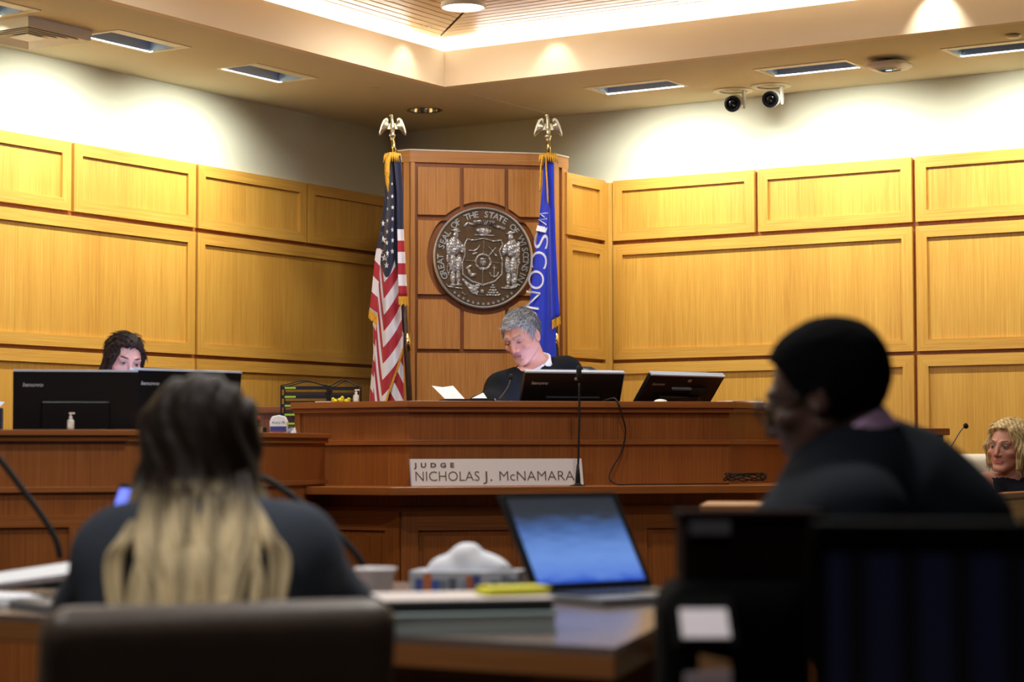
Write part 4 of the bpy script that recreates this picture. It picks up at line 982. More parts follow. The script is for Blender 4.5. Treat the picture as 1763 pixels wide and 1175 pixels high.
MB().lathe([(.010, 0), (.014, .008), (.018, .026), (.017, .032), (.001, .032)], q + UP*zB, 20).build('body', BLACK_PL, t, smooth=True)
MB().lathe([(.0175, .026), (.0185, .042), (.014, .045), (.001, .045)], q + UP*zB, 20).build('grip', mat('red_grip', lin(206, 40, 52), .4), t, smooth=True)
q = desk_pt(480, .05); t = thing('wipes_tub', 'white tub with a blue band standing on the clerk desk', 'tub', q); hw = .0365; ht = .074
o_ = [(-hw*.92, 0), (hw*.92, 0), (hw, ht*.62), (hw*.94, ht*.70), (hw*.72, ht*.92), (0, ht), (-hw*.72, ht*.92), (-hw*.94, ht*.70), (-hw, ht*.62)]
MB().plate([q + Vector((x, .03, z_)) for x, z_ in o_][::-1], (0, -.05, 0)).build('tub', WHITE_PL, t, bevel=.004)
MB().box(q + Vector((0, -.0215, ht*.22)), (hw*1.8, .003, ht*.30)).build('blue_band', mat('tub_blue', lin(44, 62, 128), .5), t)
MB().box(q + Vector((-.004, -.0235, ht*.085)), (hw*1.5, .003, ht*.07)).build('red_line', mat('tub_red', lin(150, 50, 70), .5), t)
text_on('lettering', 'Avery 75', .013, q + Vector((-hw*.72, -.0225, ht*.52)), Vector((1, 0, 0)), UP, BLACK_MT, t, fit=hw*1.45)
q2 = desk_pt(497, .035); t = thing('brochure', 'glossy dark blue brochure leaning on the white tub', 'brochure', q2)
MB().plate([q2 + Vector(p_) for p_ in ((-.05, -.035, .001), (.03, -.03, .001), (.026, -.012, .026), (-.01, -.012, .020))], (0, .002, .001)).build('cover', mat('brochure_blue', lin(28, 42, 78), .2), t)
MB().plate([q2 + Vector(p_) for p_ in ((.012, -.036, .001), (.036, -.036, .001), (.030, -.034, .024), (.024, -.034, .020))], (0, .001, .001)).build('page', PAPER, t)
# papers and folder before the judge
pc = at_y(792, 690, 9.12); t = thing('black_folder', 'open black folder with white sheets lying on the judge bench', 'folder', (pc.x, 9.12, 1.276))
MB().box((pc.x+.03, 9.12, 1.276+.006), (.215, .16, .011), (CF, CN, UP)).build('cover', BLACK_MT, t, bevel=.001)
t = thing('paper_sheaf', 'white sheet curling up from the black folder on the judge bench', 'paper', (pc.x, 9.12, 1.288))
A_ = [at_y(x, y, d) for x, y, d in ((743.5, 664.5, 9.22), (762, 667, 9.23), (780, 664.5, 9.24), (800, 687, 9.12), (766, 687, 9.08))]
v = A_ + [p_ + Vector((0, .003, .0)) for p_ in A_]
obj('sheet', v, [(0, 1, 4), (1, 2, 3, 4), (9, 6, 5), (9, 8, 7, 6), (0, 5, 6, 1), (1, 6, 7, 2), (2, 7, 8, 3), (3, 8, 9, 4), (4, 9, 5, 0)], PAPER, t)
A_ = [at_y(x, y, d) for x, y, d in ((812, 686, 9.08), (832, 676.5, 9.14), (838.5, 686, 9.08))]
t = thing('loose_sheet', 'small white sheet corner standing up at the right of the black folder', 'paper', (A_[0].x, 9.1, 1.288))
MB().plate(A_, (0, .002, 0)).build('sheet', PAPER, t)
p = at_y(853, 689, 9.1); t = thing('paper_slip', 'tiny white paper slip beside the judge microphone', 'paper', (p.x, 9.1, 1.276)); MB().plate([(p.x-.012, 9.1, 1.277), (p.x+.01, 9.1, 1.277), (p.x-.004, 9.1, 1.292)], (0, .002, 0)).build('slip', PAPER, t)
d0 = C2 + RW*.06; t = thing('paper_stack', 'thin stack of white papers on the right wing of the judge bench', 'paper', d0 - CN*.08 + UP*1.276)
for k in range(3):
    w_ = Vector((math.cos(.3+k*.12), math.sin(.3+k*.12), 0)); MB().box(d0 - CN*.07 + RW*.10 + UP*(1.2775+k*.003), (.17, .12, .0026), (w_, Vector((-w_.y, w_.x, 0)), UP)).build('sheet', PAPER, t)
p = at_y(1137, 690, 9.25); t = thing('computer_mouse', 'white computer mouse on the judge bench between the two monitors', 'mouse', (p.x, 9.24, 1.276))
skin('shell', lambda P: Sdf(P).ell((p.x, 9.24, 1.277), (.030, .045, .013), 0).d.clip(-1, 1) + np.where(P[:, 2] < 1.276, .01, 0).astype(np.float32), *grid3((p.x-.04, 9.18, 1.2745), (p.x+.04, 9.30, 1.295), .002), WHITE_PL, t)
p = at_y(880, 690, 9.15); t = thing('round_pad', 'small white round pad on the judge bench beside the left bench monitor', 'pad', (p.x, 9.15, 1.276)); MB().lathe([(.018, 0), (.02, .003), (.001, .005)], (p.x, 9.15, 1.276), 20).build('disc', WHITE_PL, t)
# ---------------- microphones
def mic(label, pts, rs, base, base_r, head, head_r, m=BLACK_MT, base_h=.012, windscreen=None):
    t = thing('gooseneck_microphone', label, 'microphone', base, group='gooseneck microphones')
    MB().lathe([(base_r, 0), (base_r, base_h*.5), (base_r*.45, base_h), (base_r*.3, base_h*2.2), (.001, base_h*2.2)], base, 24).build('base', BLACK_MT, t)
    MB().tube(ease(pts, 6), rs, 8).build('gooseneck', m, t, smooth=True)
    a, b = Vector(head[0]), Vector(head[1])
    MB().lathe([(head_r*.5, 0), (head_r, (b-a).length*.25), (head_r, (b-a).length*.8), (head_r*.6, (b-a).length), (.001, (b-a).length)], a, 16, (b-a)).build('mic_head', windscreen or BLACK_MT, t, smooth=True)
    return t
GN = mat('gooseneck_metal', lin(112, 110, 106), .35, metal=.8)
P_ = [at_y(x, y, 9.08) for x, y in ((857, 690), (866, 679), (875, 666), (879, 654))]
mic('thin grey gooseneck microphone bent towards the judge', P_, .0028, Vector((P_[0].x, 9.08, 1.276)), .02, (P_[-1], at_y(880, 645, 9.09)), .009, GN, .006)
mx_ = C1 + CF*.735 + CN*.24
mb_ = at_y(995, 833, mx_.y); b0 = Vector((mb_.x, mx_.y, .917))
P_ = [at_y(x, y, mx_.y) for x, y in ((995, 826), (995.5, 800), (996.5, 760), (997.5, 710), (997, 660))]
mt = mic('tall thin black microphone stand on the ledge in front of the name plate', P_, .0045, b0, .034, (at_y(997, 656, mx_.y), at_y(996.5, 630, mx_.y)), .011, BLACK_MT, .006)
MB().lathe([(.008, 0), (.011, .02), (.009, .05), (.005, .09)], b0, 14).build('stand_sleeve', BLACK_MT, mt, smooth=True)
# ---------------- name plate leaning on the bench front
d0 = C1 + CN*.10
def np_pt(px, py):
    r_ = ray(px, py); return EYE + r_*(((d0-EYE).dot(CN))/r_.dot(CN))
bl, br = np_pt(709, 835), np_pt(1005, 835); bl.z = br.z = .918; H_ = .113
lean = -CN*.022
t = thing('name_plate', 'pale grey name plate with brown lettering leaning on the bench ledge', 'name plate', (bl+br)/2)
MB().plate([bl, br, br + UP*H_ + lean - CF*.004, bl + UP*H_ + lean - CF*.004], -CN*.006).build('plate', mat('plate_grey', lin(214, 204, 200), .5), t)
MB().plate([bl - CF*.004, bl, bl + UP*H_ + lean - CF*.003, bl + UP*H_ + lean - CF*.008], -CN*.006).build('edge_strip', mat('plate_edge', lin(150, 140, 170), .5), t)
BRN = mat('plate_lettering', lin(88, 62, 54), .6); uu = (UP*H_ + lean).normalized()
text_on('title_lettering', 'JUDGE', .027, bl + CF*.015 + uu*.079 + CN*.001, CF, uu, BRN, t, spacing=1.95, fit=.168, offset=.0010)
for wd_, s0_, w_ in (('NICHOLAS', .012, .278), ('J.', .309, .036), ('McNAMARA', .371, .331)):
    text_on('name_lettering', wd_, .060, bl + CF*s0_ + uu*.021 + CN*.001, CF, uu, BRN, t, fit=w_, offset=-.0006)
# ---------------- cable hanging over the bench front and coiled on the ledge
fz = lambda px, py, n: (lambda r_: EYE + r_*(((C1 + CN*n - EYE).dot(CN))/r_.dot(CN)))(ray(px, py))
cab = [at_y(1040, 690, 9.2), fz(1056, 686, .0), fz(1063, 692, .05), fz(1071, 715, .05), fz(1077, 745, .03), fz(1069, 780, .03), fz(1056, 803, .05), fz(1049, 820, .09), fz(1052, 829, .13)]
for px in (1064, 1090, 1130, 1170, 1205, 1235, 1255):
    q = fz(px, 834, .18 if px < 1200 else .14); q.z = .921; cab.append(q)
t = thing('black_cable', 'black cable hanging over the judge bench front and coiled on the ledge', 'cable', fz(1060, 834, .1))
MB().tube(ease(cab, 6), .0032, 6).build('cord', BLACK_MT, t, smooth=True)
cc = fz(1283, 834, .10); cc.z = .926; lp = []
for k in range(60):
    w = k*2*math.pi/18; lp.append(cc + CF*(.085*math.cos(w+.3)+.02*math.sin(k*.37)) + CN*.045*math.sin(w) + UP*(.004+.035*abs(math.sin(w*.5+k*.1))))
MB().tube(lp, .003, 6).build('coil', BLACK_MT, t, smooth=True)
gq = [fz(1049, 692, .045) + UP*.0, at_y(1035, 687, 9.2), at_y(1028, 689, 9.22)]
# ================================================================== FOREGROUND TABLE AND WHAT LIES ON IT
TZ = .75
TA = at_z(1058, 1116, TZ); TB = TA - DR*2.3; TC = TA + Vector((.30, 1.25, 0)); TD = TB - DL*1.0
table = thing('counsel_table', 'wooden counsel table with a bluish sheen in the foreground', 'table', (TA+TC+TB)/3 - UP*TZ)
TOPM = mat('table_top_laminate', lin(120, 104, 96), .22, spec=.6, noise=(14, .12))
tp_ = [TB, TA, TC, TD - DL*.2]
MB().prism([p_[:2] for p_ in tp_], TZ-.012, TZ).build('top', TOPM, table)
MB().prism([p_[:2] for p_ in tp_], TZ-.052, TZ-.012).build('edge_band', TAB_W, table, bevel=.003)
inn = [p_*.9 + (TA+TB+TC+TD)/4*.1 for p_ in tp_]
for p_ in inn: MB().box((p_.x, p_.y, (TZ-.05)/2), (.07, .07, TZ-.052), AX).build('leg', TAB_W, table)
MB().prism([p_[:2] for p_ in (inn[3], inn[2], inn[2]+DL*.02, inn[3]+DL*.02)], .3, TZ-.052).build('modesty_panel', TAB_W, table)
# laptop on the right
def laptop(label, hinge_l, wdt, dep, lid, bdir, tilt, screen_mat, body=BLACK_PL, deck=GREY_PL):
    b = Vector((bdir[0], bdir[1], 0)).normalized(); r = Vector((b.y, -b.x, 0)); hl = Vector(hinge_l); z0 = hl.z; ax = (r, b, UP)
    t = thing('laptop', label, 'laptop', hl + r*wdt/2 - b*dep/2)
    c = hl + r*wdt/2 - b*dep/2
    MB().box(c + UP*.009, (wdt, dep, .016), ax).build('base', deck, t, bevel=.002)
    kb = MB().box(c + UP*.0185 + b*dep*.14, (wdt*.9, dep*.5, .002), ax).build('keyboard', BLACK_MT, t)
    for i in range(5):
        for j in range(12): MB().box(c + UP*.0205 + b*(dep*.14 + (i-2)*dep*.095) + r*((j-5.5)*wdt*.073), (wdt*.06, dep*.075, .002), ax).build('key', BLACK_PL, kb)
    MB().box(c + UP*.0185 - b*dep*.30, (wdt*.32, dep*.26, .0015), ax).build('touchpad', GREY_PL, t)
    a = math.radians(tilt); u = UP*math.cos(a) + b*math.sin(a); n = -b*math.cos(a) + UP*math.sin(a); lc = hl + r*wdt/2 + UP*.016 + u*lid/2
    l = MB().box(lc - n*.004, (wdt, lid, .008), (r, u, n)).build('lid', body, t, bevel=.002)
    MB().box(lc + n*.0008 + u*.004, (wdt*.90, lid*.86, .001), (r, u, n)).build('screen', screen_mat, l)
    return t
def screen_page(name, top, mid, low, estr, box_lo, box_hi):
    m = bpy.data.materials.new(name); m.use_nodes = True; nt = m.node_tree; b = nt.nodes['Principled BSDF']; L = nt.links
    tc = nt.nodes.new('ShaderNodeTexCoord'); sx = nt.nodes.new('ShaderNodeSeparateXYZ'); L.new(tc.outputs['Generated'], sx.inputs[0])
    cr = nt.nodes.new('ShaderNodeValToRGB'); e = cr.color_ramp.elements; e[0].position = 0; e[0].color = low; e[1].position = 1; e[1].color = top
    for pos, c_ in ((.08, (mid[0]*.7, mid[1]*.75, mid[2]*.95, 1)), (.28, mid), (.45, (mid[0]*.8, mid[1]*.82, mid[2]*.85, 1)), (.62, (mid[0]*.40, mid[1]*.45, mid[2]*.5, 1)), (.80, (top[0]*1.3, top[1]*1.3, top[2]*1.3, 1))): k = e.new(pos); k.color = c_
    n = nt.nodes.new('ShaderNodeTexNoise'); mp = nt.nodes.new('ShaderNodeMapping'); mp.inputs['Scale'].default_value = (5, 5, 40); L.new(tc.outputs['Generated'], mp.inputs[0]); L.new(mp.outputs[0], n.inputs['Vector']); n.inputs['Scale'].default_value = 1
    ad = nt.nodes.new('ShaderNodeMath'); ad.operation = 'MULTIPLY_ADD'; ad.inputs[1].default_value = .30; L.new(n.outputs['Fac'], ad.inputs[0]); 
    s2 = nt.nodes.new('ShaderNodeMath'); s2.operation = 'SUBTRACT'; s2.inputs[1].default_value = .15; L.new(sx.outputs[2], s2.inputs[0]); L.new(s2.outputs[0], ad.inputs[2])
    L.new(ad.outputs[0], cr.inputs[0]); b.inputs['Base Color'].default_value = (.01, .01, .012, 1); b.inputs['Roughness'].default_value = .3
    L.new(cr.outputs[0], b.inputs['Emission Color']); b.inputs['Emission Strength'].default_value = estr
    return m
SCR1 = screen_page('laptop_screen', (.022, .026, .034, 1), (.15, .29, .70, 1), (.025, .09, .55, 1), 1.0, 0, 1)
hl = at_z(922, 1036, TZ)
laptop('open laptop with a glowing blue screen on the counsel table', hl, .318, .225, .243, (-.58, .81), 33, SCR1)
# second laptop, hidden behind the long-haired woman except for its corner
SCR2 = mat('tablet_screen', lin(60, 70, 200), .3, emit=(.18, .24, .95, 1), estr=1.3)
hl2 = at_z(196, 905, TZ + .02) if False else Vector((at_y(200, 900, 4.35).x, 4.42, TZ))
laptop('laptop mostly hidden behind the long-haired woman, its blue screen corner showing', hl2 + Vector((-.088, .02, 0)), .29, .20, .245, (.82, .57), 20, SCR2)
# tissue box
tb = at_z(806, 1030, TZ); c = Vector((tb.x, tb.y+.05, TZ)); t = thing('tissue_box', 'patterned blue and grey tissue box with a white tissue puffing out', 'tissue box', c)
r_ = Vector((.985, -.17, 0)); f_ = Vector((.17, .985, 0)); W_, D_, Hh = .236, .115, .056
MB().box(c + UP*Hh/2, (W_, D_, Hh), (r_, f_, UP)).build('carton', mat('carton_grey', lin(186, 190, 200), .7), t, bevel=.002)
pat = [(.09, lin(74, 96, 168)), (.17, lin(206, 120, 70)), (.24, lin(70, 100, 190)), (.31, lin(120, 132, 150)), (.40, lin(96, 106, 120)), (.50, lin(150, 160, 180)), (.56, lin(196, 110, 60)), (.62, lin(72, 88, 150)), (.70, lin(176, 90, 40)), (.79, lin(90, 104, 128)), (.88, lin(120, 128, 142)), (.95, lin(88, 100, 120))]
for k, (s_, cc_) in enumerate(pat):
    MB().box(c + r_*(W_*(s_-.5)) - f_*(D_/2+.0006) + UP*(Hh*(.42+.12*math.sin(k*2.1))), (W_*.075, .001, Hh*(.62+.2*math.sin(k*1.3))), (r_, f_, UP)).build('print_patch', mat('print_%d' % k, cc_, .7), t)
def tissue(P):
    S = Sdf(P); L_ = lambda x, y, z_: tuple(c + r_*x + f_*y + UP*(Hh+z_))
    S.cone(L_(-.085, 0, -.012), L_(-.01, 0, .030), .016, .020, .02); S.cone(L_(.085, 0, -.012), L_(.0, .0, .036), .016, .018, .02); S.ell(L_(0, 0, -.004), (.088, .03, .042), .02); S.cone(L_(-.02, 0, .03), L_(.012, -.004, .046), .014, .009, .02)
    q = P - np.array(c); S.d += (.0012*np.sin((q @ np.array(r_))*90 + (q[:, 2])*60)).astype(np.float32); return S.d
skin('tissue', tissue, *grid3((c.x-.13, c.y-.08, TZ+Hh-.012), (c.x+.13, c.y+.08, TZ+Hh+.075), .0035), mat('tissue_white', lin(240, 240, 248), .8), t)
# plastic cup
p = at_z(646, 1050, TZ); t = thing('plastic_cup', 'white plastic cup on the counsel table behind the leather chair', 'cup', p)
MB().lathe([(.026, 0), (.030, .004), (.038, .074), (.042, .078), (.042, .082), (.037, .081), (.029, .008), (.001, .007)], p, 32).build('cup', mat('cup_white', lin(232, 228, 232), .4), t, smooth=True)
# stack of binders with a yellow marker pad
bc = at_z(825, 1092, TZ); bd = Vector((.93, .37, 0)).normalized(); be = Vector((-.37, .93, 0)).normalized()
def binder(label, name, c, w, d, h_, m_cover, m_page, rot, cover_under=None):
    r1 = Vector((math.cos(rot), math.sin(rot), 0)); r2 = Vector((-r1.y, r1.x, 0)); t = thing(name, label, 'binder', c)
    MB().box(c + UP*h_*.5, (w, d, h_*.72), (r1, r2, UP)).build('pages', m_page, t, bevel=.001)
    MB().box(c + UP*h_*.93, (w*1.03, d*1.03, h_*.14), (r1, r2, UP)).build('cover', m_cover, t, bevel=.001)
    MB().box(c + UP*h_*.07, (w*1.03, d*1.03, h_*.14), (r1, r2, UP)).build('cover', cover_under or m_cover, t, bevel=.001)
    return t
c1 = bc + Vector((-.03, .10, 0))
binder('pale grey-green thick binder at the bottom of the stack on the counsel table', 'lower_binder', c1, .285, .20, .034, mat('binder_grey_green', lin(150, 166, 166), .6), mat('binder_pages', lin(176, 186, 186), .8), .22)
binder('white binder with a black back cover on top of the pale green binder', 'upper_binder', c1 + UP*.035 + Vector((-.005, .03, 0)), .29, .20, .022, mat('binder_white', lin(222, 208, 204), .6), mat('binder_dark_pages', lin(40, 40, 40), .6), .20, BLACK_MT)
q = c1 + UP*.058 + Vector((.085, .035, 0)); t = thing('yellow_pad', 'bright yellow folded pad lying on the white binder', 'note pad', q)
for k in range(2): MB().box(q + UP*(.004+k*.007) + Vector((.004*k, .006*k, 0)), (.115, .07, .006), (bd, be, UP)).build('sheet_block', mat('marker_yellow', lin(228, 222, 40), .6), t, bevel=.001)
# papers and folder at the left, microphones
q = at_z(45, 1012, TZ); t = thing('open_file', 'tan open file with a black edge on the left of the counsel table', 'file', q)
MB().box(q + UP*.006 + Vector((-.05, .03, 0)), (.30, .16, .006), (bd, be, UP)).build('cover', BLACK_MT, t)
MB().box(q + UP*.012 + Vector((-.05, .04, 0)), (.29, .15, .006), (bd, be, UP)).build('tan_sheet', mat('tan_sheet', lin(190, 164, 142), .7), t)
t = thing('bent_papers', 'stack of white papers fanning up behind the tan file', 'paper', q + UP*.016)
A_ = [at_y(-40, 1010, 4.55), at_y(118, 988, 4.5), at_y(121, 968, 4.6), at_y(-40, 992, 4.65)]
MB().plate(A_, (0, .01, -.012)).build('sheets', PAPER, t)
q = at_z(40, 1040, TZ); t = thing('front_papers', 'white paper stack at the left front edge of the counsel table', 'paper', q)
for k in range(3): MB().box(q + UP*(.004+k*.006) + Vector((-.08+.006*k, .0+.004*k, 0)), (.26, .13, .0055), (DR, DL, UP)).build('sheet_block', PAPER, t)
P_ = [at_y(x, y, 4.9) for x, y in ((104, 962), (96, 930), (75, 893), (38, 842), (-5, 786), (-60, 730))]
b0 = Vector((P_[0].x, 4.9, TZ)); m_ = mic('black gooseneck microphone at the left picture edge on the counsel table', P_, .0075, b0, .05, (P_[-1], P_[-1] + Vector((-.06, 0, .05))), .02, BLACK_MT, .024)
P_ = [at_y(x, y, 4.6) for x, y in ((626, 975), (606, 946), (568, 908), (520, 868), (470, 832), (437, 818))]
mic('black gooseneck microphone leaning left behind the white cup', P_, .0075, Vector((P_[0].x, 4.6, TZ)), .05, (P_[-1], P_[-1] + Vector((-.06, 0, .012))), .016, BLACK_MT, .024)

# ================================================================== CHAIRS
def office_chair(label, base, yaw, seat_z, back_top, bw, m_leather, arms=True, back_tilt=12, group='office chairs', thick=.10, zfloor=0.0):
    """yaw: direction the sitter faces"""
    f = Vector((math.cos(yaw), math.sin(yaw), 0)); r = Vector((f.y, -f.x, 0)); base = Vector(base)
    t = thing('office_chair', label, 'chair', base, group=group); R = np.array([[r.x, f.x, 0], [r.y, f.y, 0], [0, 0, 1]])
    sc = base + UP*(seat_z-.05-base.z) + f*.02
    g = [axis_grid(-.55, .55, .014)]*2
    Z0 = base.z
    def loc(fn): return lambda P: fn(((P - np.array([base.x, base.y, 0])) @ R).astype(np.float32))
    ext = .62
    gr = lambda z0, z1, s=.014: (axis_grid(base.x-ext, base.x+ext, s), axis_grid(base.y-ext, base.y+ext, s), axis_grid(z0, z1, s))
    skin('seat_cushion', loc(lambda Q: Sdf(Q).box((0, .03, seat_z-.05), (bw*.48, .25, .055), .045, 0).d), *gr(seat_z-.13, seat_z+.03), m_leather, t)
    a = math.radians(back_tilt); hh = (back_top-seat_z)/2; Rb = np.array([[1, 0, 0], [0, math.cos(a), math.sin(a)], [0, -math.sin(a), math.cos(a)]]).T
    skin('backrest', loc(lambda Q: Sdf(Q).box((0, -.27-math.sin(a)*hh*.5, seat_z+hh), (bw/2, thick/2, hh/math.cos(a)), min(.048, thick*.48), 0, R=Rb).d), *gr(seat_z-.06, back_top+.06, .012), m_leather, t)
    MB().tube([base + UP*.10, base + UP*(seat_z-base.z-.10)], .03, 14).build('gas_post', CHROME, t, smooth=True)
    for k in range(5):
        w = yaw + k*2*math.pi/5; d = Vector((math.cos(w), math.sin(w), 0))
        lg = MB().tube([base + UP*.11, base + d*.29 + UP*.075], [.026, .016], 8).build('star_leg', BLACK_PL, t, smooth=True)
        MB().lathe([(.012, -.02), (.028, -.016), (.028, .016), (.012, .02)], base + d*.29 + UP*.030, 14, d.cross(UP)).build('caster', BLACK_MT, lg)
    if arms:
        for s_ in (-1, 1):
            x = r*(s_*(bw*.5+.02)); MB().tube(ease([base + UP*(seat_z-base.z-.08) + x + f*.12, base + UP*(seat_z-base.z+.17) + x*1.04 + f*.14, base + UP*(seat_z-base.z+.20) + x*1.04 + f*.02, base + UP*(seat_z-base.z+.18) + x*1.04 - f*.20], 5), .02, 8).build('armrest', BLACK_PL, t, smooth=True)
    return t
TAN_L = mat('taupe_leather', lin(84, 68, 57), .45, noise=(22, .12), bump=(160, .12))
NAVY_L = mat('dark_blue_leather', lin(34, 44, 58), .32, bump=(160, .1))
CREAM_F = mat('cream_upholstery', lin(196, 184, 164), .7, bump=(240, .15))
BURG_L = mat('burgundy_leather', lin(52, 20, 18), .45, bump=(160, .1))
cb = at_y(372, 1040, 3.28)
office_chair('taupe leather chair behind the long-haired woman, in the foreground', (-.445-.10, 3.47, 0), math.radians(110), .45, .835, .54, TAN_L, False, 12, thick=.085)
# ================================================================== PEOPLE
def basis(fwd, pitch=0.0, roll=0.0):
    """head axes as matrix columns: x = the person's right-hand side seen from behind, y = forward, z = up; pitch > 0 looks down"""
    f = Vector((fwd[0], fwd[1], 0)).normalized(); r = Vector((f.y, -f.x, 0)); p = math.radians(pitch)
    y = f*math.cos(p) - UP*math.sin(p); z = UP*math.cos(p) + f*math.sin(p)
    q = math.radians(roll); r2 = r*math.cos(q) + z*math.sin(q); z2 = z*math.cos(q) - r*math.sin(q)
    return np.array([[r2.x, y.x, z2.x], [r2.y, y.y, z2.y], [r2.z, y.z, z2.z]], np.float32)
def head_sdf(Q, fem=0.0, ears=True, jaw=1.0):
    S = Sdf(Q)
    S.ell((0, -.018, .036), (.0745, .094, .082), 0)
    S.ell((0, .012, -.005), (.066, .078, .085), .02)
    S.ell((0, .030, -.045), (.054, .055, .062), .02)
    for s in (-1, 1):
        S.cone((s*.050*jaw, -.004, -.048), (s*.020, .066, -.094), .020, .015, .018)
        S.ell((s*.046, .052, -.022), (.022, .026, .018), .014)                 # cheekbone
        S.cone((s*.016, .083, .028), (s*.044, .070, .026), .0105, .0095, .010)  # brow
        S.ell((s*.031, .092, .006), (.017, .014, .0105), .007, sub=True)       # socket
        S.ell((s*.031, .0715, .005), (.0140, .0140, .0125), .002)              # eye and lids
        if ears:
            S.ell((s*.075, -.012, -.004), (.010, .020, .031), .005); S.ell((s*.085, -.006, -.001), (.007, .011, .018), .003, sub=True)
    S.ell((0, .070, -.099), (.019, .016, .014), .016)                          # chin
    S.cone((0, .083, .020), (0, .104, -.026), .0075, .0100, .007); S.ell((0, .100, -.031), (.0115, .011, .009), .005)
    for s in (-1, 1): S.ell((s*.0125, .092, -.033), (.0075, .0095, .0070), .004)
    S.cone((-.018, .080, -.0580), (.018, .080, -.0580), .0062, .0062, .004); S.cone((-.015, .080, -.0680), (.015, .080, -.0680), .0066, .0066, .004)
    S.cone((-.022, .0885, -.0628), (.022, .0885, -.0628), .0020, .0020, .002, sub=True)
    S.cone((0, .088, -.078), (0, .088, -.080), .004, .004, .008, sub=True)
    return S.d
def hairline(Q, table):
    y = Q[:, 1]; return np.interp(y, [t[0] for t in table], [t[1] for t in table])
def skin_paint(Q, base, lip, brow, eyes='open', iris=(.05, .03, .02), stubble=None):
    n = len(Q); C = np.tile(np.array(base[:3]), (n, 1)); x, y, z = Q[:, 0], Q[:, 1], Q[:, 2]; ax = np.abs(x)
    front = y > .045
    red = np.exp(-(((ax-.042)/.024)**2 + ((z+.030)/.024)**2))*front*.30 + np.exp(-((x/.015)**2 + ((z+.030)/.018)**2))*(y > .085)*.30
    C = C*(1-red[:, None]) + (C*np.array([1.0, .62, .58]))*red[:, None]
    if stubble is not None:
        s = np.clip((-.045-z)/.02, 0, 1)*(y > 0)*.35; C = C*(1-s[:, None]) + np.array(stubble[:3])*s[:, None]
    def lay(mask, col):
        nonlocal C
        m = np.clip(mask, 0, 1)[:, None]; C = C*(1-m) + np.array(col[:3])*m
    lay((1.15 - ((x/.0255)**2 + ((z+.0635)/.0105)**2))*3*(y > .072), lip)
    lay((1.0 - ((x/.024)**2 + ((z+.0632)/.0014)**2))*2*(y > .07), tuple(c*.5 for c in lip[:3]))
    bz = .0265 + .006*np.clip((ax-.012)/.03, 0, 1) - .006*np.clip((ax-.040)/.015, 0, 1)
    lay((1.0 - (((ax-.032)/.021)**2 + ((z-bz-.002)/.0048)**2))*2*(y > .05), brow)
    ex = ax-.031
    lay((1.0 - ((ex/.022)**2 + ((z-.004)/.013)**2))*.6*(y > .06), tuple(c*.62 for c in base[:3]))
    if eyes == 'open':
        e = (1.0 - ((ex/.0135)**2 + ((z-.004)/.0046)**2))
        lay(e*5*(y > .065), (.30, .27, .25)); lay((1.0 - ((ex/.0066)**2 + ((z-.0045)/.0060)**2))*4*(y > .07), iris)
        lay((1.0 - ((ex/.0155)**2 + ((z-.0098)/.0022)**2))*3*(y > .06), (.02, .015, .012))
    else:
        lay((1.0 - ((ex/.0150)**2 + ((z-.0015)/.0026)**2))*3*(y > .062), (.10, .06, .05))
        lay((1.0 - ((ex/.0060)**2 + ((z-.0022)/.0022)**2))*2*(y > .065), (.03, .02, .02))
    lay((1.0 - (((ax-.0075)/.0038)**2 + ((z+.0385)/.0024)**2))*2*(y > .085), (.12, .05, .04))
    return C
def hand_geo(w, d, up, side, curl=.35):
    """five-fingered hand from the wrist w, pointing along d, back of the hand along up"""
    d = Vector(d).normalized(); up = (Vector(up) - d*Vector(up).dot(d)).normalized(); sd = d.cross(up)*side; w = Vector(w)
    def L(a, b, c_): return tuple(w + d*a + sd*b + up*c_)
    def fn(P):
        S = Sdf(P); S.cone(L(-.02, 0, 0), L(.02, 0, 0), .026, .026, .01, flat=(tuple(up), .75)); S.ell(L(.052, 0, 0), (.001+.046, .001+.040, .046), 0) if False else S.box(L(.052, 0, 0), (.045, .038, .014), .012, .012, R=np.array([list(d), list(sd), list(up)]).T)
        for k, (b, ln) in enumerate(((-.029, .062), (-.010, .074), (.010, .078), (.028, .070))):
            p0 = L(.088, b, .002); p1 = L(.088+ln*.45, b*1.05, -curl*.012); p2 = L(.088+ln*.45+ln*.5*math.cos(curl*1.6), b*1.08, -curl*.012-ln*.5*math.sin(curl*1.6))
            S.cone(p0, p1, .0095, .0085, .006); S.cone(p1, p2, .0085, .0070, .002)
        S.cone(L(.018, .034, -.004), L(.052, .058, -.012), .0125, .0105, .010); S.cone(L(.052, .058, -.012), L(.082, .060, -.020), .0105, .0085, .002)
        return S.d
    c = np.array(w + d*.06); return surface(fn, *grid3(c-.13, c+.13, .0042))
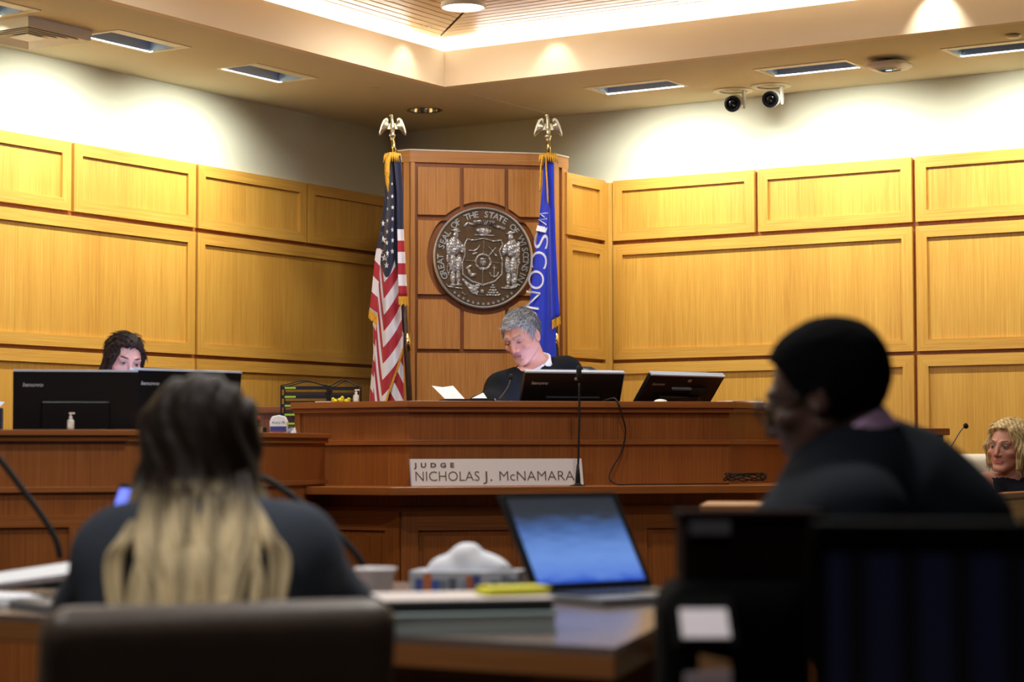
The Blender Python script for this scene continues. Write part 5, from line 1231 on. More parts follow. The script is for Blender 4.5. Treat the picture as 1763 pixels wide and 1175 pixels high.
def person(label, hc, hR, pose, paint, fem=0.0, scale=1.0, fine=.0028, jaw=1.0, body_k=1.0):
    """one continuous body: head, neck, trunk, arms, hands, legs"""
    hc = np.array(hc, np.float32); t = thing('person', label, 'person', (float(pose['hip'][0]), float(pose['hip'][1]), pose.get('floor', 0.0)))
    g = lambda k: np.array(pose[k], np.float32); fw = np.array(pose['fwd']+(0,), np.float32); fw /= np.linalg.norm(fw); rt = np.array([fw[1], -fw[0], 0], np.float32)
    def loc(P): return ((P - hc) @ hR)/scale
    hipr, hipl = g('hip')+rt*.09, g('hip')-rt*.09
    def fn(P):
        S = Sdf(P)
        S.cone(hc + hR @ np.array([0, -.030, -.05])*scale, g('neck'), .050*scale, .056*scale, .02)
        S.cone(g('neck')-np.array([0, 0, .03]), (g('sh_r')*.75+g('neck')*.25), .055, .052, .04); S.cone(g('neck')-np.array([0, 0, .03]), (g('sh_l')*.75+g('neck')*.25), .055, .052, .04)
        ch = (g('sh_r')+g('sh_l'))/2*.62 + g('hip')*.38
        S.cone((g('sh_r')+g('sh_l'))/2-np.array([0, 0, .06]), ch, .125*body_k, .135*body_k, .05, flat=(tuple(fw), .62)); S.cone(ch, g('hip'), .13*body_k, .135*body_k, .05, flat=(tuple(fw), .7))
        for s, el, wr in (('sh_r', 'el_r', 'wr_r'), ('sh_l', 'el_l', 'wr_l')):
            S.cone(g(s), g(el), .050, .040, .03); S.cone(g(el), g(wr), .040, .027, .015)
        for h_, k_, a_ in ((hipr, 'kn_r', 'an_r'), (hipl, 'kn_l', 'an_l')):
            S.cone(h_, g(k_), .075, .055, .04); S.cone(g(k_), g(a_), .052, .036, .02); S.cone(g(a_), g(a_)+fw*.15-np.array([0, 0, .03]), .036, .028, .015)
        m = (np.abs(P-hc) < .19*scale).all(1)
        if m.any():
            hd = np.full(len(P), 1.0, np.float32); hd[m] = head_sdf(loc(P[m]).astype(np.float32), fem, True, jaw)*scale
            sv = S.d.copy(); S.mix(hd, .02); S.d = np.where(m, S.d, sv)
        return S.d
    allp = np.array([g(k) for k in ('neck', 'sh_r', 'sh_l', 'el_r', 'el_l', 'wr_r', 'wr_l', 'hip', 'kn_r', 'kn_l', 'an_r', 'an_l')] + [hc, g('an_r')+fw*.16, g('an_l')+fw*.16])
    lo, hi = allp.min(0)-.16, allp.max(0)+.16
    ax_ = [axis_grid(lo[i], hi[i], .018, (hc[i]-.135*scale, hc[i]+.135*scale, fine)) for i in range(3)]
    V, F = surface(fn, *ax_)
    for wr, el, sd in (('wr_r', 'el_r', 1), ('wr_l', 'el_l', -1)):
        hv, hf = hand_geo(g(wr), g(wr)-g(el), (0, 0, 1), sd); F = np.concatenate([F, hf+len(V)]); V = np.concatenate([V, hv])
    me = np_mesh('body', V, F, paint(loc(V)))
    o = link('body', me, vcol_mat('skin_'+label.replace(' ', '_')[:24], .48, .4, .12), t)
    return t, loc, fw, rt
def hair_cap(t, loc, hc, table, thick, m, paint, scale=1.0, fine=.0028, rough=.004, freq=90, extra=None, ext=.17, lift=0.0, part=None):
    hc = np.array(hc, np.float32)
    def fn(P):
        Q = loc(P).astype(np.float32); d = head_sdf(Q, 0, False)*scale - thick
        x, y, z = Q[:, 0], Q[:, 1], Q[:, 2]
        d = d - lift*np.clip((z-.03)/.08, 0, 1)
        st_ = fbm(Q*np.array([1.5, .7, 1.0]), freq*2.6, 3)*rough + fbm(Q, freq*5, 8)*rough*.5
        cut = hairline(Q, table) - z + .004*fbm(Q, 120, 5)
        d = np.maximum(d + st_.astype(np.float32), cut*.8)
        if extra is not None: d = extra(Q, d, P)
        return d.astype(np.float32)
    ax_ = [axis_grid(hc[i]-ext*scale, hc[i]+ext*scale, fine) for i in range(3)]
    return skin('hair', fn, *ax_, m, t, lambda V: paint(loc(V)))
def lock_mesh(name, strands, rad, m, parent, colf):
    """many tapering locks joined to one head of hair"""
    mb = MB(); 
    for pts, k in strands:
        n = len(ease(pts, 5)); rs = [rad*k*(.55+.45*math.sin(math.pi*(.12+.80*i/(n-1)))) for i in range(n)]; mb.tube(ease(pts, 5), rs, 6)
    V = np.array(mb.v); me = bpy.data.meshes.new(name); me.from_pydata(mb.v, [], mb.f); me.polygons.foreach_set('use_smooth', [True]*len(me.polygons))
    C = colf(V); at = me.color_attributes.new('paint', 'FLOAT_COLOR', 'POINT'); at.data.foreach_set('color', np.concatenate([C, np.ones((len(C), 1))], 1).astype(np.float32).ravel())
    o = link(name, me, m, parent); tag(o, kind='stuff'); return o
HAIR_M = vcol_mat('hair_strands', .55, .2)
def strands_on(cap, t, loc, hR, n, length, comb, rad, cols, seed=1, lift=.3, mess=.22):
    """short combed strands growing from the cap of hair; comb(Q) -> local direction per root"""
    r = np.random.default_rng(seed); me = cap.data; nv = len(me.vertices)
    co = np.empty(nv*3, np.float32); me.vertices.foreach_get('co', co); co = co.reshape(-1, 3); no = np.empty(nv*3, np.float32); me.vertices.foreach_get('normal', no); no = no.reshape(-1, 3)
    if True:
        pick = r.choice(nv, min(n, nv), replace=False); P = co[pick]; N = no[pick]; Q = loc(P)
        D = comb(Q) @ np.array(hR).T; D = D + r.normal(size=D.shape)*mess; D -= N*(D*N).sum(1)[:, None]; D /= np.linalg.norm(D, axis=1)[:, None]+1e-6
        L = length*(.6+.7*r.random(len(P)))[:, None]
    pts = [P - N*.002, P + D*L*.35 + N*L*lift*.5, P + D*L*.7 + N*L*lift*.35, P + D*L + N*L*lift*.02 - np.array([0, 0, .1])*L]; rs = [1, 1, .8, .2]
    B = np.cross(D, N); k = len(P); V = []; 
    for i, (q, f_) in enumerate(zip(pts, rs)):
        for a, b in ((1, 0), (0, .7), (-1, 0), (0, -.7)): V.append(q + (B*a + N*b)*rad*f_)
    V = np.stack(V, 1).reshape(-1, 3); base = (np.arange(k)*16)[:, None]; F = []
    for i in range(3):
        for j in range(4): F.append(base + np.array([[i*4+j, i*4+(j+1) % 4, (i+1)*4+(j+1) % 4, (i+1)*4+j]]))
    F = np.concatenate(F); c = r.random(k)[:, None]**1.2; w = cols(Q)
    C = np.repeat(w[0]*(1-c) + w[1]*c, 16, 0)
    o = link('hair_strands', np_mesh('hair_strands', V, F, C), HAIR_M, t); tag(o, kind='stuff'); return o
two = lambda a, b: (lambda Q: (np.tile(np.array(a[:3]), (len(Q), 1)), np.tile(np.array(b[:3]), (len(Q), 1))))
def garment(name, fn, lo, hi, step, m, parent): return skin(name, fn, *grid3(lo, hi, step), m, parent)
V3 = lambda p: np.array(p, np.float32)

# ---------------------------------------------------------------- the judge
hc = at_y(899, 581, 9.70); jf = (-.52, -.85); hR = basis(jf, 24, -7)
nk = at_y(924, 634, 9.77); shr, shl = at_y(864, 668, 9.60), at_y(974, 640, 9.90)
pose = dict(fwd=(-.45, -.89), neck=nk, sh_r=shr, sh_l=shl, el_r=at_y(838, 705, 9.45), el_l=at_y(990, 735, 9.84), wr_r=Vector((at_y(800, 700, 9.25).x, 9.30, 1.055)), wr_l=Vector((at_y(915, 700, 9.5).x, 9.58, 1.055)),
            hip=at_y(950, 860, 10.02), kn_r=at_y(860, 880, 9.55), kn_l=at_y(940, 880, 9.52), an_r=Vector((at_y(860, 880, 9.6).x, 9.62, .50)), an_l=Vector((at_y(940, 880, 9.6).x, 9.62, .50)), floor=.42)
SK = lin(216, 158, 142)
jt, jl, fw, rt = person('judge in a black robe with short grey hair, looking down at the bench papers', hc, hR, pose, lambda Q: skin_paint(Q, SK, lin(194, 122, 116), lin(150, 140, 136), 'down'), fine=.0026)
def grey_paint(Q):
    n = .5 + .5*np.sin(Q[:, 0]*420 + 6*np.sin(Q[:, 1]*70) + Q[:, 2]*160); k = np.clip(.35 + .5*n*np.clip((Q[:, 1]+.06)/.12, .15, 1) , 0, 1)[:, None]
    return np.array(lin(84, 84, 88)[:3])*(1-k) + np.array(lin(206, 206, 210)[:3])*k
cap = hair_cap(jt, jl, hc, [(-.13, -.055), (-.06, -.050), (-.040, -.030), (-.032, .022), (.006, .026), (.012, .008), (.024, .012), (.040, .050), (.062, .076), (.09, .080)], .005, HAIR_M, grey_paint, fine=.0030, rough=.001, freq=60, lift=.006)
def grey_two(Q):
    f_ = np.clip((Q[:, 1]+.02)/.08, 0, 1)[:, None]; a = np.array(lin(70, 72, 78)[:3])*(1-f_) + np.array(lin(150, 152, 158)[:3])*f_; b = np.array(lin(150, 152, 158)[:3])*(1-f_) + np.array(lin(232, 234, 238)[:3])*f_; return a, b
strands_on(cap, jt, jl, hR, 1500, .030, lambda Q: np.stack([np.sign(Q[:, 0])*.25 + .5, .35 + 0*Q[:, 0], np.where(Q[:, 2] > .07, .0, -.9)], 1), .0016, grey_two, 2, .28)
ROBE = mat('black_robe_cloth', lin(20, 22, 26), .9, spec=.12, bump=(60, .1))
def robe(P):
    S = Sdf(P); n_, r_, l_ = V3(nk), V3(shr), V3(shl); hp = V3(pose['hip'])
    S.cone(n_-V3((0, 0, .040)), r_, .070, .076, .05); S.cone(n_-V3((0, 0, .034)), l_, .078, .076, .05)
    S.cone((r_+l_)/2-V3((0, 0, .12)), hp, .155, .19, .08); S.cone(r_-V3((0, 0, .05)), V3(pose['el_r'])-V3((0, 0, .03)), .082, .095, .05); S.cone(l_-V3((0, 0, .05)), V3(pose['el_l']), .082, .095, .05)
    S.cone(V3(pose['el_r'])-V3((0, 0, .03)), V3(pose['wr_r'])+V3((0, 0, .02)), .095, .085, .04); S.cone(V3(pose['el_l']), V3(pose['wr_l'])+V3((0, 0, .02)), .095, .085, .04)
    S.cone(n_+V3((0, 0, .10)), n_-V3((0, 0, .045)), .074, .070, .012, sub=True)
    S.cone(n_+fw*.075+V3((0, 0, .03)), n_+fw*.17-V3((0, 0, .14)), .066, .008, .01, sub=True)
    q = P-n_; a = q @ rt; b = q @ fw
    S.d += (.0055*np.sin(a*62 + 5*np.sin(P[:, 2]*7) + b*20)*np.clip((n_[2]-.04-P[:, 2])*7, 0, 1)).astype(np.float32)
    S.d = np.maximum(S.d, np.maximum(P[:, 2] - 1.60, .60 - P[:, 2])); return S.d
garment('robe', robe, (shr.x-.33, 9.1, .58), (shl.x+.22, 10.3, 1.56), .011, ROBE, jt)
SHIRT = mat('white_shirt', lin(232, 232, 244), .7); TIE = mat('maroon_tie', lin(66, 26, 36), .6, noise=(300, .4))
def shirt(P):
    S = Sdf(P); n_ = V3(nk); S.cone(n_+V3((0, 0, .050)), n_-V3((0, 0, .04)), .066, .078, 0); S.cone(n_-V3((0, 0, .04)), n_+fw*.070-V3((0, 0, .14)), .076, .066, .03)
    S.cone(n_+V3((0, 0, .12))-fw*.0, n_-V3((0, 0, .02)), .056, .056, .004, sub=True); tilt = (P-n_) @ fw
    return np.maximum(S.d, P[:, 2]-n_[2]-.040+tilt*.62)
garment('shirt', shirt, np.array(nk)-V3((.16, .16, .22)), np.array(nk)+V3((.16, .16, .08)), .005, SHIRT, jt)
def nkp(a, b, z_): return Vector(nk) + Vector(rt.tolist())*a + Vector(fw.tolist())*b + UP*z_
for s in (-1, 1):
    MB().plate([nkp(s*.004, .092, -.024), nkp(s*.058, .050, .014), nkp(s*.070, .048, -.020), nkp(s*.036, .104, -.070)][::s], Vector((fw*.006).tolist())).build('collar_wing', SHIRT, jt)
MB().plate([nkp(-.012, .098, -.022), nkp(.012, .098, -.022), nkp(.009, .103, -.046), nkp(.024, .128, -.14), nkp(-.024, .128, -.14), nkp(-.009, .103, -.046)], Vector((fw*.008).tolist())).build('tie', TIE, jt, bevel=.002)
office_chair('dark blue leather chair the judge sits on', (pose['hip'].x-.055, pose['hip'].y+.07, .42), math.atan2(-.97, -.22), .885, 1.48, .46, NAVY_L, True, 8, zfloor=.42)

# ---------------------------------------------------------------- the clerk behind the monitors
hc = at_y(213, 624, 8.55); hR = basis((.50, -.87), 12, 6)
nk = Vector((hc.x-.02, hc.y+.05, hc.z-.165)); shr, shl = nk + Vector((-.17, -.05, -.07)), nk + Vector((.16, .06, -.07))
hp = Vector((nk.x-.02, nk.y+.12, .72))
pose = dict(fwd=(.4, -.9), neck=nk, sh_r=shr, sh_l=shl, el_r=shr+Vector((-.02, -.05, -.27)), el_l=shl+Vector((.05, -.02, -.27)), wr_r=Vector((shr.x+.05, 8.18, .87)), wr_l=Vector((shl.x-.02, 8.22, .87)), hip=hp, kn_r=hp+Vector((.06, -.42, .02)), kn_l=hp+Vector((.24, -.36, .02)), an_r=Vector((hp.x+.06, hp.y-.38, .10)), an_l=Vector((hp.x+.24, hp.y-.34, .10)))
SK2 = lin(206, 160, 152)
ct, clc, cfw, crt = person('dark-haired clerk looking down behind the black monitors on the clerk desk', hc, hR, pose, lambda Q: skin_paint(Q, SK2, lin(176, 84, 92), lin(52, 34, 30), 'open', (.03, .02, .015)), fem=1, scale=.90, fine=.003)
def dark_paint(Q):
    n = .5 + .5*np.sin(Q[:, 0]*330 + 5*np.sin(Q[:, 2]*50)); k = (n*.5)[:, None]; return np.array(lin(26, 18, 17)[:3])*(1-k) + np.array(lin(66, 48, 44)[:3])*k
def clerk_extra(Q, d, P):
    S = Sdf(Q); S.d = d.astype(np.float32)
    for s in (-1, 1):
        S.cone((s*.066, .006, .035), (s*.080, -.018, -.085), .024, .028, .02); S.cone((s*.080, -.018, -.085), (s*.086, -.008, -.20), .028, .020, .02)
    S.cone((0, -.075, .03), (0, -.085, -.15), .045, .050, .03)
    S.cone((-.010, .050, .090), (.064, .044, .028), .011, .013, .014); S.cone((.064, .044, .028), (.072, .030, -.05), .013, .014, .012); S.cone((-.02, .046, .09), (-.068, .020, .03), .010, .014, .014)
    S.d += (.0022*np.sin(Q[:, 0]*260+Q[:, 1]*200)).astype(np.float32); return S.d
cap = hair_cap(ct, clc, hc, [(-.13, -.10), (-.04, -.08), (-.005, -.03), (.02, .02), (.045, .064), (.07, .084), (.09, .092)], .008, HAIR_M, dark_paint, scale=.90, fine=.0032, rough=.002, freq=60, extra=clerk_extra, ext=.23, lift=.008)
strands_on(cap, ct, clc, hR, 1300, .030, lambda Q: np.stack([np.sign(Q[:, 0]+.02)*.9*np.clip((Q[:, 2]-.02)/.05, 0, 1), -.2 + 0*Q[:, 0], -.8 + 0*Q[:, 0]], 1), .0018, two(lin(24, 16, 15), lin(74, 54, 48)), 4, .0, .04)
BLOUSE = mat('grey_blouse', lin(70, 70, 84), .9, spec=.12)
def blouse_fn(pose, nk, shr, shl, r0=.060, r1=.135, sleeve=True, hem=.05):
    def fn(P):
        S = Sdf(P); n_, r_, l_, hp = V3(nk), V3(shr), V3(shl), V3(pose['hip'])
        S.cone(n_-V3((0, 0, .034)), r_, r0+.008, r0, .05); S.cone(n_-V3((0, 0, .034)), l_, r0+.008, r0, .05); S.cone((r_+l_)/2-V3((0, 0, .10)), hp, r1+.02, r1+.02, .06, flat=((float(pose['fwd'][0]), float(pose['fwd'][1]), 0), .75))
        if sleeve:
            for a, b, c_ in ((r_, 'el_r', 'wr_r'), (l_, 'el_l', 'wr_l')): S.cone(a, V3(pose[b]), r0, .052, .03); S.cone(V3(pose[b]), V3(pose[c_])*.92+V3(pose[b])*.08, .052, .040, .02)
        S.cone(n_+V3((0, 0, .12)), n_-V3((0, 0, .03)), .062, .066, .012, sub=True); return S.d
    return fn
garment('blouse', blouse_fn(pose, nk, shr, shl), (shr.x-.16, 7.9, .62), (shl.x+.2, nk.y+.36, nk.z+.05), .013, BLOUSE, ct)
office_chair('dark office chair the clerk sits on', (hp.x, hp.y+.04, 0), math.atan2(-.9, .4), .59, 1.05, .46, NAVY_L, False)

# ---------------------------------------------------------------- woman in the witness area, right edge
hc = at_y(1734, 771, 9.75); hR = basis((-.66, -.75), 2, 4)
nk = Vector((hc.x+.025, hc.y+.045, hc.z-.160)); shr, shl = at_y(1692, 834, 9.72), at_y(1796, 828, 9.95)
hp = Vector((nk.x+.03, nk.y+.10, .46))
pose = dict(fwd=(-.5, -.85), neck=nk, sh_r=shr, sh_l=shl, el_r=shr+Vector((-.02, -.05, -.27)), el_l=shl+Vector((.03, -.03, -.27)), wr_r=Vector((shr.x+.08, 9.45, .60)), wr_l=Vector((shl.x-.05, 9.55, .60)), hip=hp, kn_r=hp+Vector((-.16, -.42, .02)), kn_l=hp+Vector((.0, -.44, .02)), an_r=Vector((hp.x-.16, hp.y-.40, .09)), an_l=Vector((hp.x, hp.y-.42, .09)))
SK3 = lin(206, 146, 124)
wt_, wlc, wfw, wrt = person('blond woman in a dark sleeveless top seated at the right picture edge', hc, hR, pose, lambda Q: skin_paint(Q, SK3, lin(196, 122, 112), lin(96, 68, 50), 'open', (.05, .05, .05)), fem=1, scale=.98, fine=.0028)
def blond_paint(Q):
    n = .5 + .5*np.sin(Q[:, 0]*300 + Q[:, 1]*180 + 4*np.sin(Q[:, 2]*30)); k = np.clip(.3+.4*n, 0, 1)[:, None]; return np.array(lin(140, 104, 62)[:3])*(1-k) + np.array(lin(232, 206, 150)[:3])*k
def bob_extra(Q, d, P):
    S = Sdf(Q); S.d = d.astype(np.float32)
    S.cone((-.050, .050, .078), (-.086, .020, -.010), .020, .026, .018); S.cone((-.086, .020, -.010), (-.080, .035, -.088), .026, .013, .02)
    S.cone((.045, .045, .088), (.082, .020, .010), .012, .018, .018); S.cone((.080, .028, .010), (.082, .020, -.075), .020, .012, .02)
    S.cone((-.06, -.04, .05), (-.074, -.05, -.075), .045, .034, .03); S.cone((.06, -.04, .05), (.074, -.05, -.075), .045, .034, .03); S.cone((0, -.07, .05), (0, -.085, -.08), .055, .042, .03)
    S.d += (.0014*np.sin(Q[:, 0]*210+Q[:, 1]*240+3*np.sin(Q[:, 2]*40))).astype(np.float32); return S.d
cap = hair_cap(wt_, wlc, hc, [(-.13, -.085), (-.03, -.08), (.0, -.02), (.025, .045), (.045, .078), (.07, .094), (.09, .10)], .012, HAIR_M, blond_paint, scale=.98, fine=.003, rough=.002, freq=60, extra=bob_extra, ext=.185, lift=.010)
strands_on(cap, wt_, wlc, hR, 1500, .032, lambda Q: np.stack([np.sign(Q[:, 0]-.03)*.9*np.clip((Q[:, 2]-.02)/.05, 0, 1), -.1 + 0*Q[:, 0], -.8 + 0*Q[:, 0]], 1), .0018, two(lin(132, 96, 56), lin(238, 214, 160)), 5, .0, .04)
TOPM2 = mat('dark_patterned_top', lin(44, 42, 52), .9, spec=.12, noise=(240, .5))
garment('sleeveless_top', blouse_fn(pose, nk, shr + (nk-shr)*.22, shl + (nk-shl)*.22, .058, .135, False), (shr.x-.06, nk.y-.2, .36), (shl.x+.1, nk.y+.34, nk.z+.02), .010, TOPM2, wt_)
cch = office_chair('cream upholstered chair behind the blond woman at the right edge', (hp.x-.04, hp.y+.06, 0), math.atan2(-.95, -.32), .40, 1.045, .56, CREAM_F, False, 6)

# ---------------------------------------------------------------- woman with long hair, seen from behind
hc = at_y(346, 779, 3.74); hR = basis((-.10, .99), 8, 0)
nk = Vector((hc.x-.005, hc.y-.060, hc.z-.125)); shl, shr = at_y(202, 952, 3.64), at_y(508, 944, 3.68)
hp = Vector((nk.x+.045, 3.46, .50))
pose = dict(fwd=(-.10, .99), neck=nk, sh_r=shr, sh_l=shl, el_r=at_y(585, 1060, 3.82), el_l=at_y(150, 1075, 3.82), wr_r=Vector((shr.x-.02, 4.07, .785)), wr_l=Vector((shl.x+.12, 4.10, .785)), hip=hp, kn_r=hp+Vector((.24, .42, .0)), kn_l=hp+Vector((.06, .46, .0)), an_r=Vector((hp.x+.24, hp.y+.46, .09)), an_l=Vector((hp.x+.06, hp.y+.48, .09)))
lt, llc, lfw, lrt = person('woman with long brown to blond hair in a charcoal jacket, seen from behind', hc, hR, pose, lambda Q: skin_paint(Q, lin(208, 160, 140), lin(180, 100, 100), lin(80, 60, 50)), fem=1, scale=.97, fine=.0055)
HZ0, HZ1 = hc.z-.06, hc.z-.145
def ombre(z, n):
    k = np.clip((HZ0-z)/(HZ0-HZ1), 0, 1); k = np.clip(k*(.55+.75*n), 0, 1)[:, None]
    return np.array(lin(38, 26, 20)[:3])*(1-k) + np.array(lin(228, 204, 160)[:3])*k
def ombre_paint(Q):
    n = .5+.5*np.sin(Q[:, 0]*170+4*np.sin(Q[:, 2]*22)); return ombre(hc.z + Q[:, 2]*.97, n)
def long_extra(Q, d, P):
    S = Sdf(Q); S.d = d.astype(np.float32)
    for s in (-1, 1): S.cone((s*.060, -.03, .05), (s*.082, -.045, -.10), .045, .036, .04); S.cone((s*.082, -.045, -.10), (s*.080, -.085, -.20), .036, .026, .03)
    S.cone((0, -.05, .05), (0, -.085, -.12), .070, .062, .04); S.cone((0, -.085, -.12), (0, -.12, -.24), .062, .04, .03)
    S.d += (.004*np.sin(Q[:, 0]*150+3*np.sin(Q[:, 2]*25))).astype(np.float32); return S.d
hair_cap(lt, llc, hc, [(-.13, -.12), (-.02, -.10), (.02, .0), (.05, .06), (.09, .075)], .014, HAIR_M, ombre_paint, scale=.97, fine=.006, rough=.002, freq=40, extra=long_extra, ext=.28, lift=.006)
strands = []; ra = random.Random(3)
for k in range(58):
    u = -1 + 2*k/57 + ra.uniform(-.05, .05); x0 = u*.088; off = -.10 - .03*math.cos(u*1.5)
    b0 = Vector(hc) + Vector(lrt.tolist())*x0 + Vector(lfw.tolist())*(off+.02) + UP*(-.03-.05*ra.random())
    sp_ = 1 + (ra.uniform(-.42, -.02) if ra.random() < .68 else ra.uniform(.15, .75)*abs(u)); ln = ra.uniform(.20, .40)
    R_, Fw = Vector((1, 0, 0)), Vector((-.15, .99, 0))
    strands.append(([b0, b0 + R_*x0*.12 + Fw*-.04 + UP*-.09, b0 + R_*(x0*(sp_-1)*.7+ra.uniform(-.012, .012)) + Fw*-.10 + UP*-.18, b0 + R_*(x0*(sp_-1)+ra.uniform(-.02, .02)) + Fw*-.165 + UP*-(.18+ln*.35), b0 + R_*(x0*(sp_-1)*.85+ra.uniform(-.05, .05)) + Fw*-.20 + UP*-ln], ra.uniform(.55, 1.25)))
for s, q in ((-1, 1.0), (-1, 1.25), (-1, .8), (1, 1.0), (1, 1.35), (1, 1.2), (1, .85)):      # loose locks over the shoulders
    b0 = Vector(hc) + Vector(lrt.tolist())*(s*.085) + Vector(lfw.tolist())*-.06 + UP*-.07
    strands.append(([b0, b0 + Vector(lrt.tolist())*(s*.030*q) + UP*-.07 + Vector(lfw.tolist())*-.05, b0 + Vector(lrt.tolist())*(s*.050*q) + UP*-.12 + Vector(lfw.tolist())*-.10, b0 + Vector(lrt.tolist())*(s*.034*q) + UP*-.24 + Vector(lfw.tolist())*-.16], .8))
JACK = mat('charcoal_jacket', lin(68, 73, 84), .9, spec=.12, noise=(260, .25), bump=(200, .15))
def jacket_fn(pose, nk, shr, shl, r0, r1, lap=.0, arm=.068, cuff=.050, more=()):
    def fn(P):
        S = Sdf(P); n_, r_, l_, hp = V3(nk), V3(shr), V3(shl), V3(pose['hip'])
        fx = (float(pose['fwd'][0]), float(pose['fwd'][1]), 0)
        S.cone(n_-V3((0, 0, .034)), r_, r0*1.08, r0, .06); S.cone(n_-V3((0, 0, .034)), l_, r0*1.08, r0, .06)
        S.cone((r_+l_)/2-V3((0, 0, .10)), hp+V3((0, 0, .03)), r1*1.25, r1*1.2, .10, flat=(fx, .60))
        S.cone(r_*.8+l_*.2-V3((0, 0, .08)), l_*.8+r_*.2-V3((0, 0, .08)), .095, .095, .08, flat=(fx, .9))
        for a, b, c_ in ((r_, 'el_r', 'wr_r'), (l_, 'el_l', 'wr_l')): S.cone(a, V3(pose[b]), r0, arm, .04); S.cone(V3(pose[b]), V3(pose[c_])*.9+V3(pose[b])*.1, arm, cuff, .02)
        for a, b, ra_, rb_ in more: S.cone(V3(a), V3(b), ra_, rb_, .07)
        S.cone(n_+V3((0, 0, .12)), n_-V3((0, 0, .03)), .066, .068, .012, sub=True)
        S.d += (.004*fbm(P, 26, 4)).astype(np.float32); S.d = np.maximum(S.d, pose['hip'][2]-.02-P[:, 2]); return S.d
    return fn
jf_ = jacket_fn(pose, nk, shr, shl, .068, .150)
for sp_, _k in strands:                                   # lay the locks on the jacket
    for q in sp_:
        for _ in range(8):
            d_ = float(jf_(np.array([list(q)], np.float32))[0])
            if d_ < .010: q.y -= .013-d_; q.x += (.013-d_)*.15
lock_mesh('hair_lengths', strands, .0085, HAIR_M, lt, lambda V: ombre(V[:, 2], .5+.5*np.sin(V[:, 0]*130)))
garment('jacket', jf_, (shl.x-.16, 3.22, .46), (shr.x+.26, 4.22, nk.z+.06), .013, JACK, lt)

# ---------------------------------------------------------------- man in profile on the right
hc = at_y(1420, 690, 3.62); hR = basis((-.90, .43), 14, -2); SC = 1.04
nk = at_y(1468, 772, 3.62); shl, shr = at_y(1472, 902, 3.42), at_y(1430, 862, 3.86)
hp = Vector((at_y(1640, 1100, 3.72).x, 3.72, .52))
pose = dict(fwd=(-.93, .36), neck=nk, sh_r=shr, sh_l=shl, el_r=at_y(1330, 1020, 3.98), el_l=at_y(1318, 1035, 3.46), wr_r=Vector((at_y(1240, 1060, 4.0).x, 4.02, .76)), wr_l=Vector((at_y(1235, 1060, 3.7).x, 3.66, .76)), hip=hp, kn_r=hp+Vector((-.42, .24, .0)), kn_l=hp+Vector((-.46, .06, .0)), an_r=Vector((hp.x-.44, hp.y+.24, .09)), an_l=Vector((hp.x-.48, hp.y+.06, .09)))
SK5 = lin(74, 48, 40)
mt_, mlc, mfw, mrt = person('man with short black hair, glasses and a dark suit in profile on the right', hc, hR, pose, lambda Q: skin_paint(Q, SK5, lin(84, 46, 44), lin(16, 12, 12), 'down'), scale=SC, fine=.005, jaw=1.05)
hair_cap(mt_, mlc, hc, [(-.13, -.065), (-.06, -.060), (-.028, -.040), (-.012, .010), (.008, .0), (.026, .018), (.042, .054), (.064, .082), (.09, .090)], .011, mat('black_hair_short', lin(12, 11, 12), .95, spec=.05, bump=(300, .4)), lambda Q: np.zeros((len(Q), 3)), scale=SC, fine=.005, rough=.0015, freq=40, lift=.008)
SUIT = mat('dark_navy_suit', lin(20, 25, 33), .9, spec=.12, bump=(220, .12))
garment('suit_jacket', jacket_fn(pose, nk, shr, shl, .078, .165, arm=.076, cuff=.055, more=((at_y(1420, 890, 3.55), at_y(1345, 950, 3.5), .085, .08), (at_y(1545, 845, 3.66), at_y(1580, 930, 3.66), .105, .15), (at_y(1580, 930, 3.66), hp, .15, .19), (at_y(1470, 880, 3.62), at_y(1530, 910, 3.62), .09, .15))), (at_y(1230, 900, 3.6).x-.06, 3.14, .48), (hp.x+.24, 4.16, nk.z+.10), .013, SUIT, mt_)
PINK = mat('pale_violet_shirt', lin(176, 140, 176), .7)
def collar_fn(P):
    S = Sdf(P); n_ = V3(nk); ax_ = V3(Vector(hc)-nk); ax_ = ax_/np.linalg.norm(ax_)
    S.cone(n_+ax_*.035, n_-ax_*.05, .084, .094, 0); S.cone(n_+ax_*.14, n_-ax_*.02, .064, .066, .004, sub=True); q = (P-n_) @ ax_
    return np.maximum(S.d, q-.040)
garment('shirt_collar', collar_fn, np.array(nk)-.15, np.array(nk)+.15, .006, PINK, mt_)
def mh(x, y, z_): return Vector((hc + Vector((hR @ np.array([x, y, z_], np.float32)*SC).tolist())))
gl = thing('unused', None, None) if False else None
for s in (-1, 1):
    rim = [mh(s*(.034 + .025*math.cos(w)), .100, .004 + .019*math.sin(w)) for w in np.linspace(0, 2*math.pi, 21)]
    MB().tube(rim, .0028, 6).build('glasses_rim', BLACK_PL, mt_, smooth=True)
    MB().tube([mh(s*.058, .098, .010), mh(s*.076, .05, .010), mh(s*.080, -.012, .012), mh(s*.080, -.03, -.006)], .0030, 6).build('glasses_temple', BLACK_PL, mt_, smooth=True)
MB().tube([mh(-.010, .103, .008), mh(0, .106, .011), mh(.010, .103, .008)], .0026, 6).build('glasses_bridge', BLACK_PL, mt_, smooth=True)
office_chair('dark burgundy leather chair the man in profile sits on', (hp.x+.05, hp.y-.02, 0), math.atan2(.36, -.93), .45, .80, .52, BURG_L, True, 12)
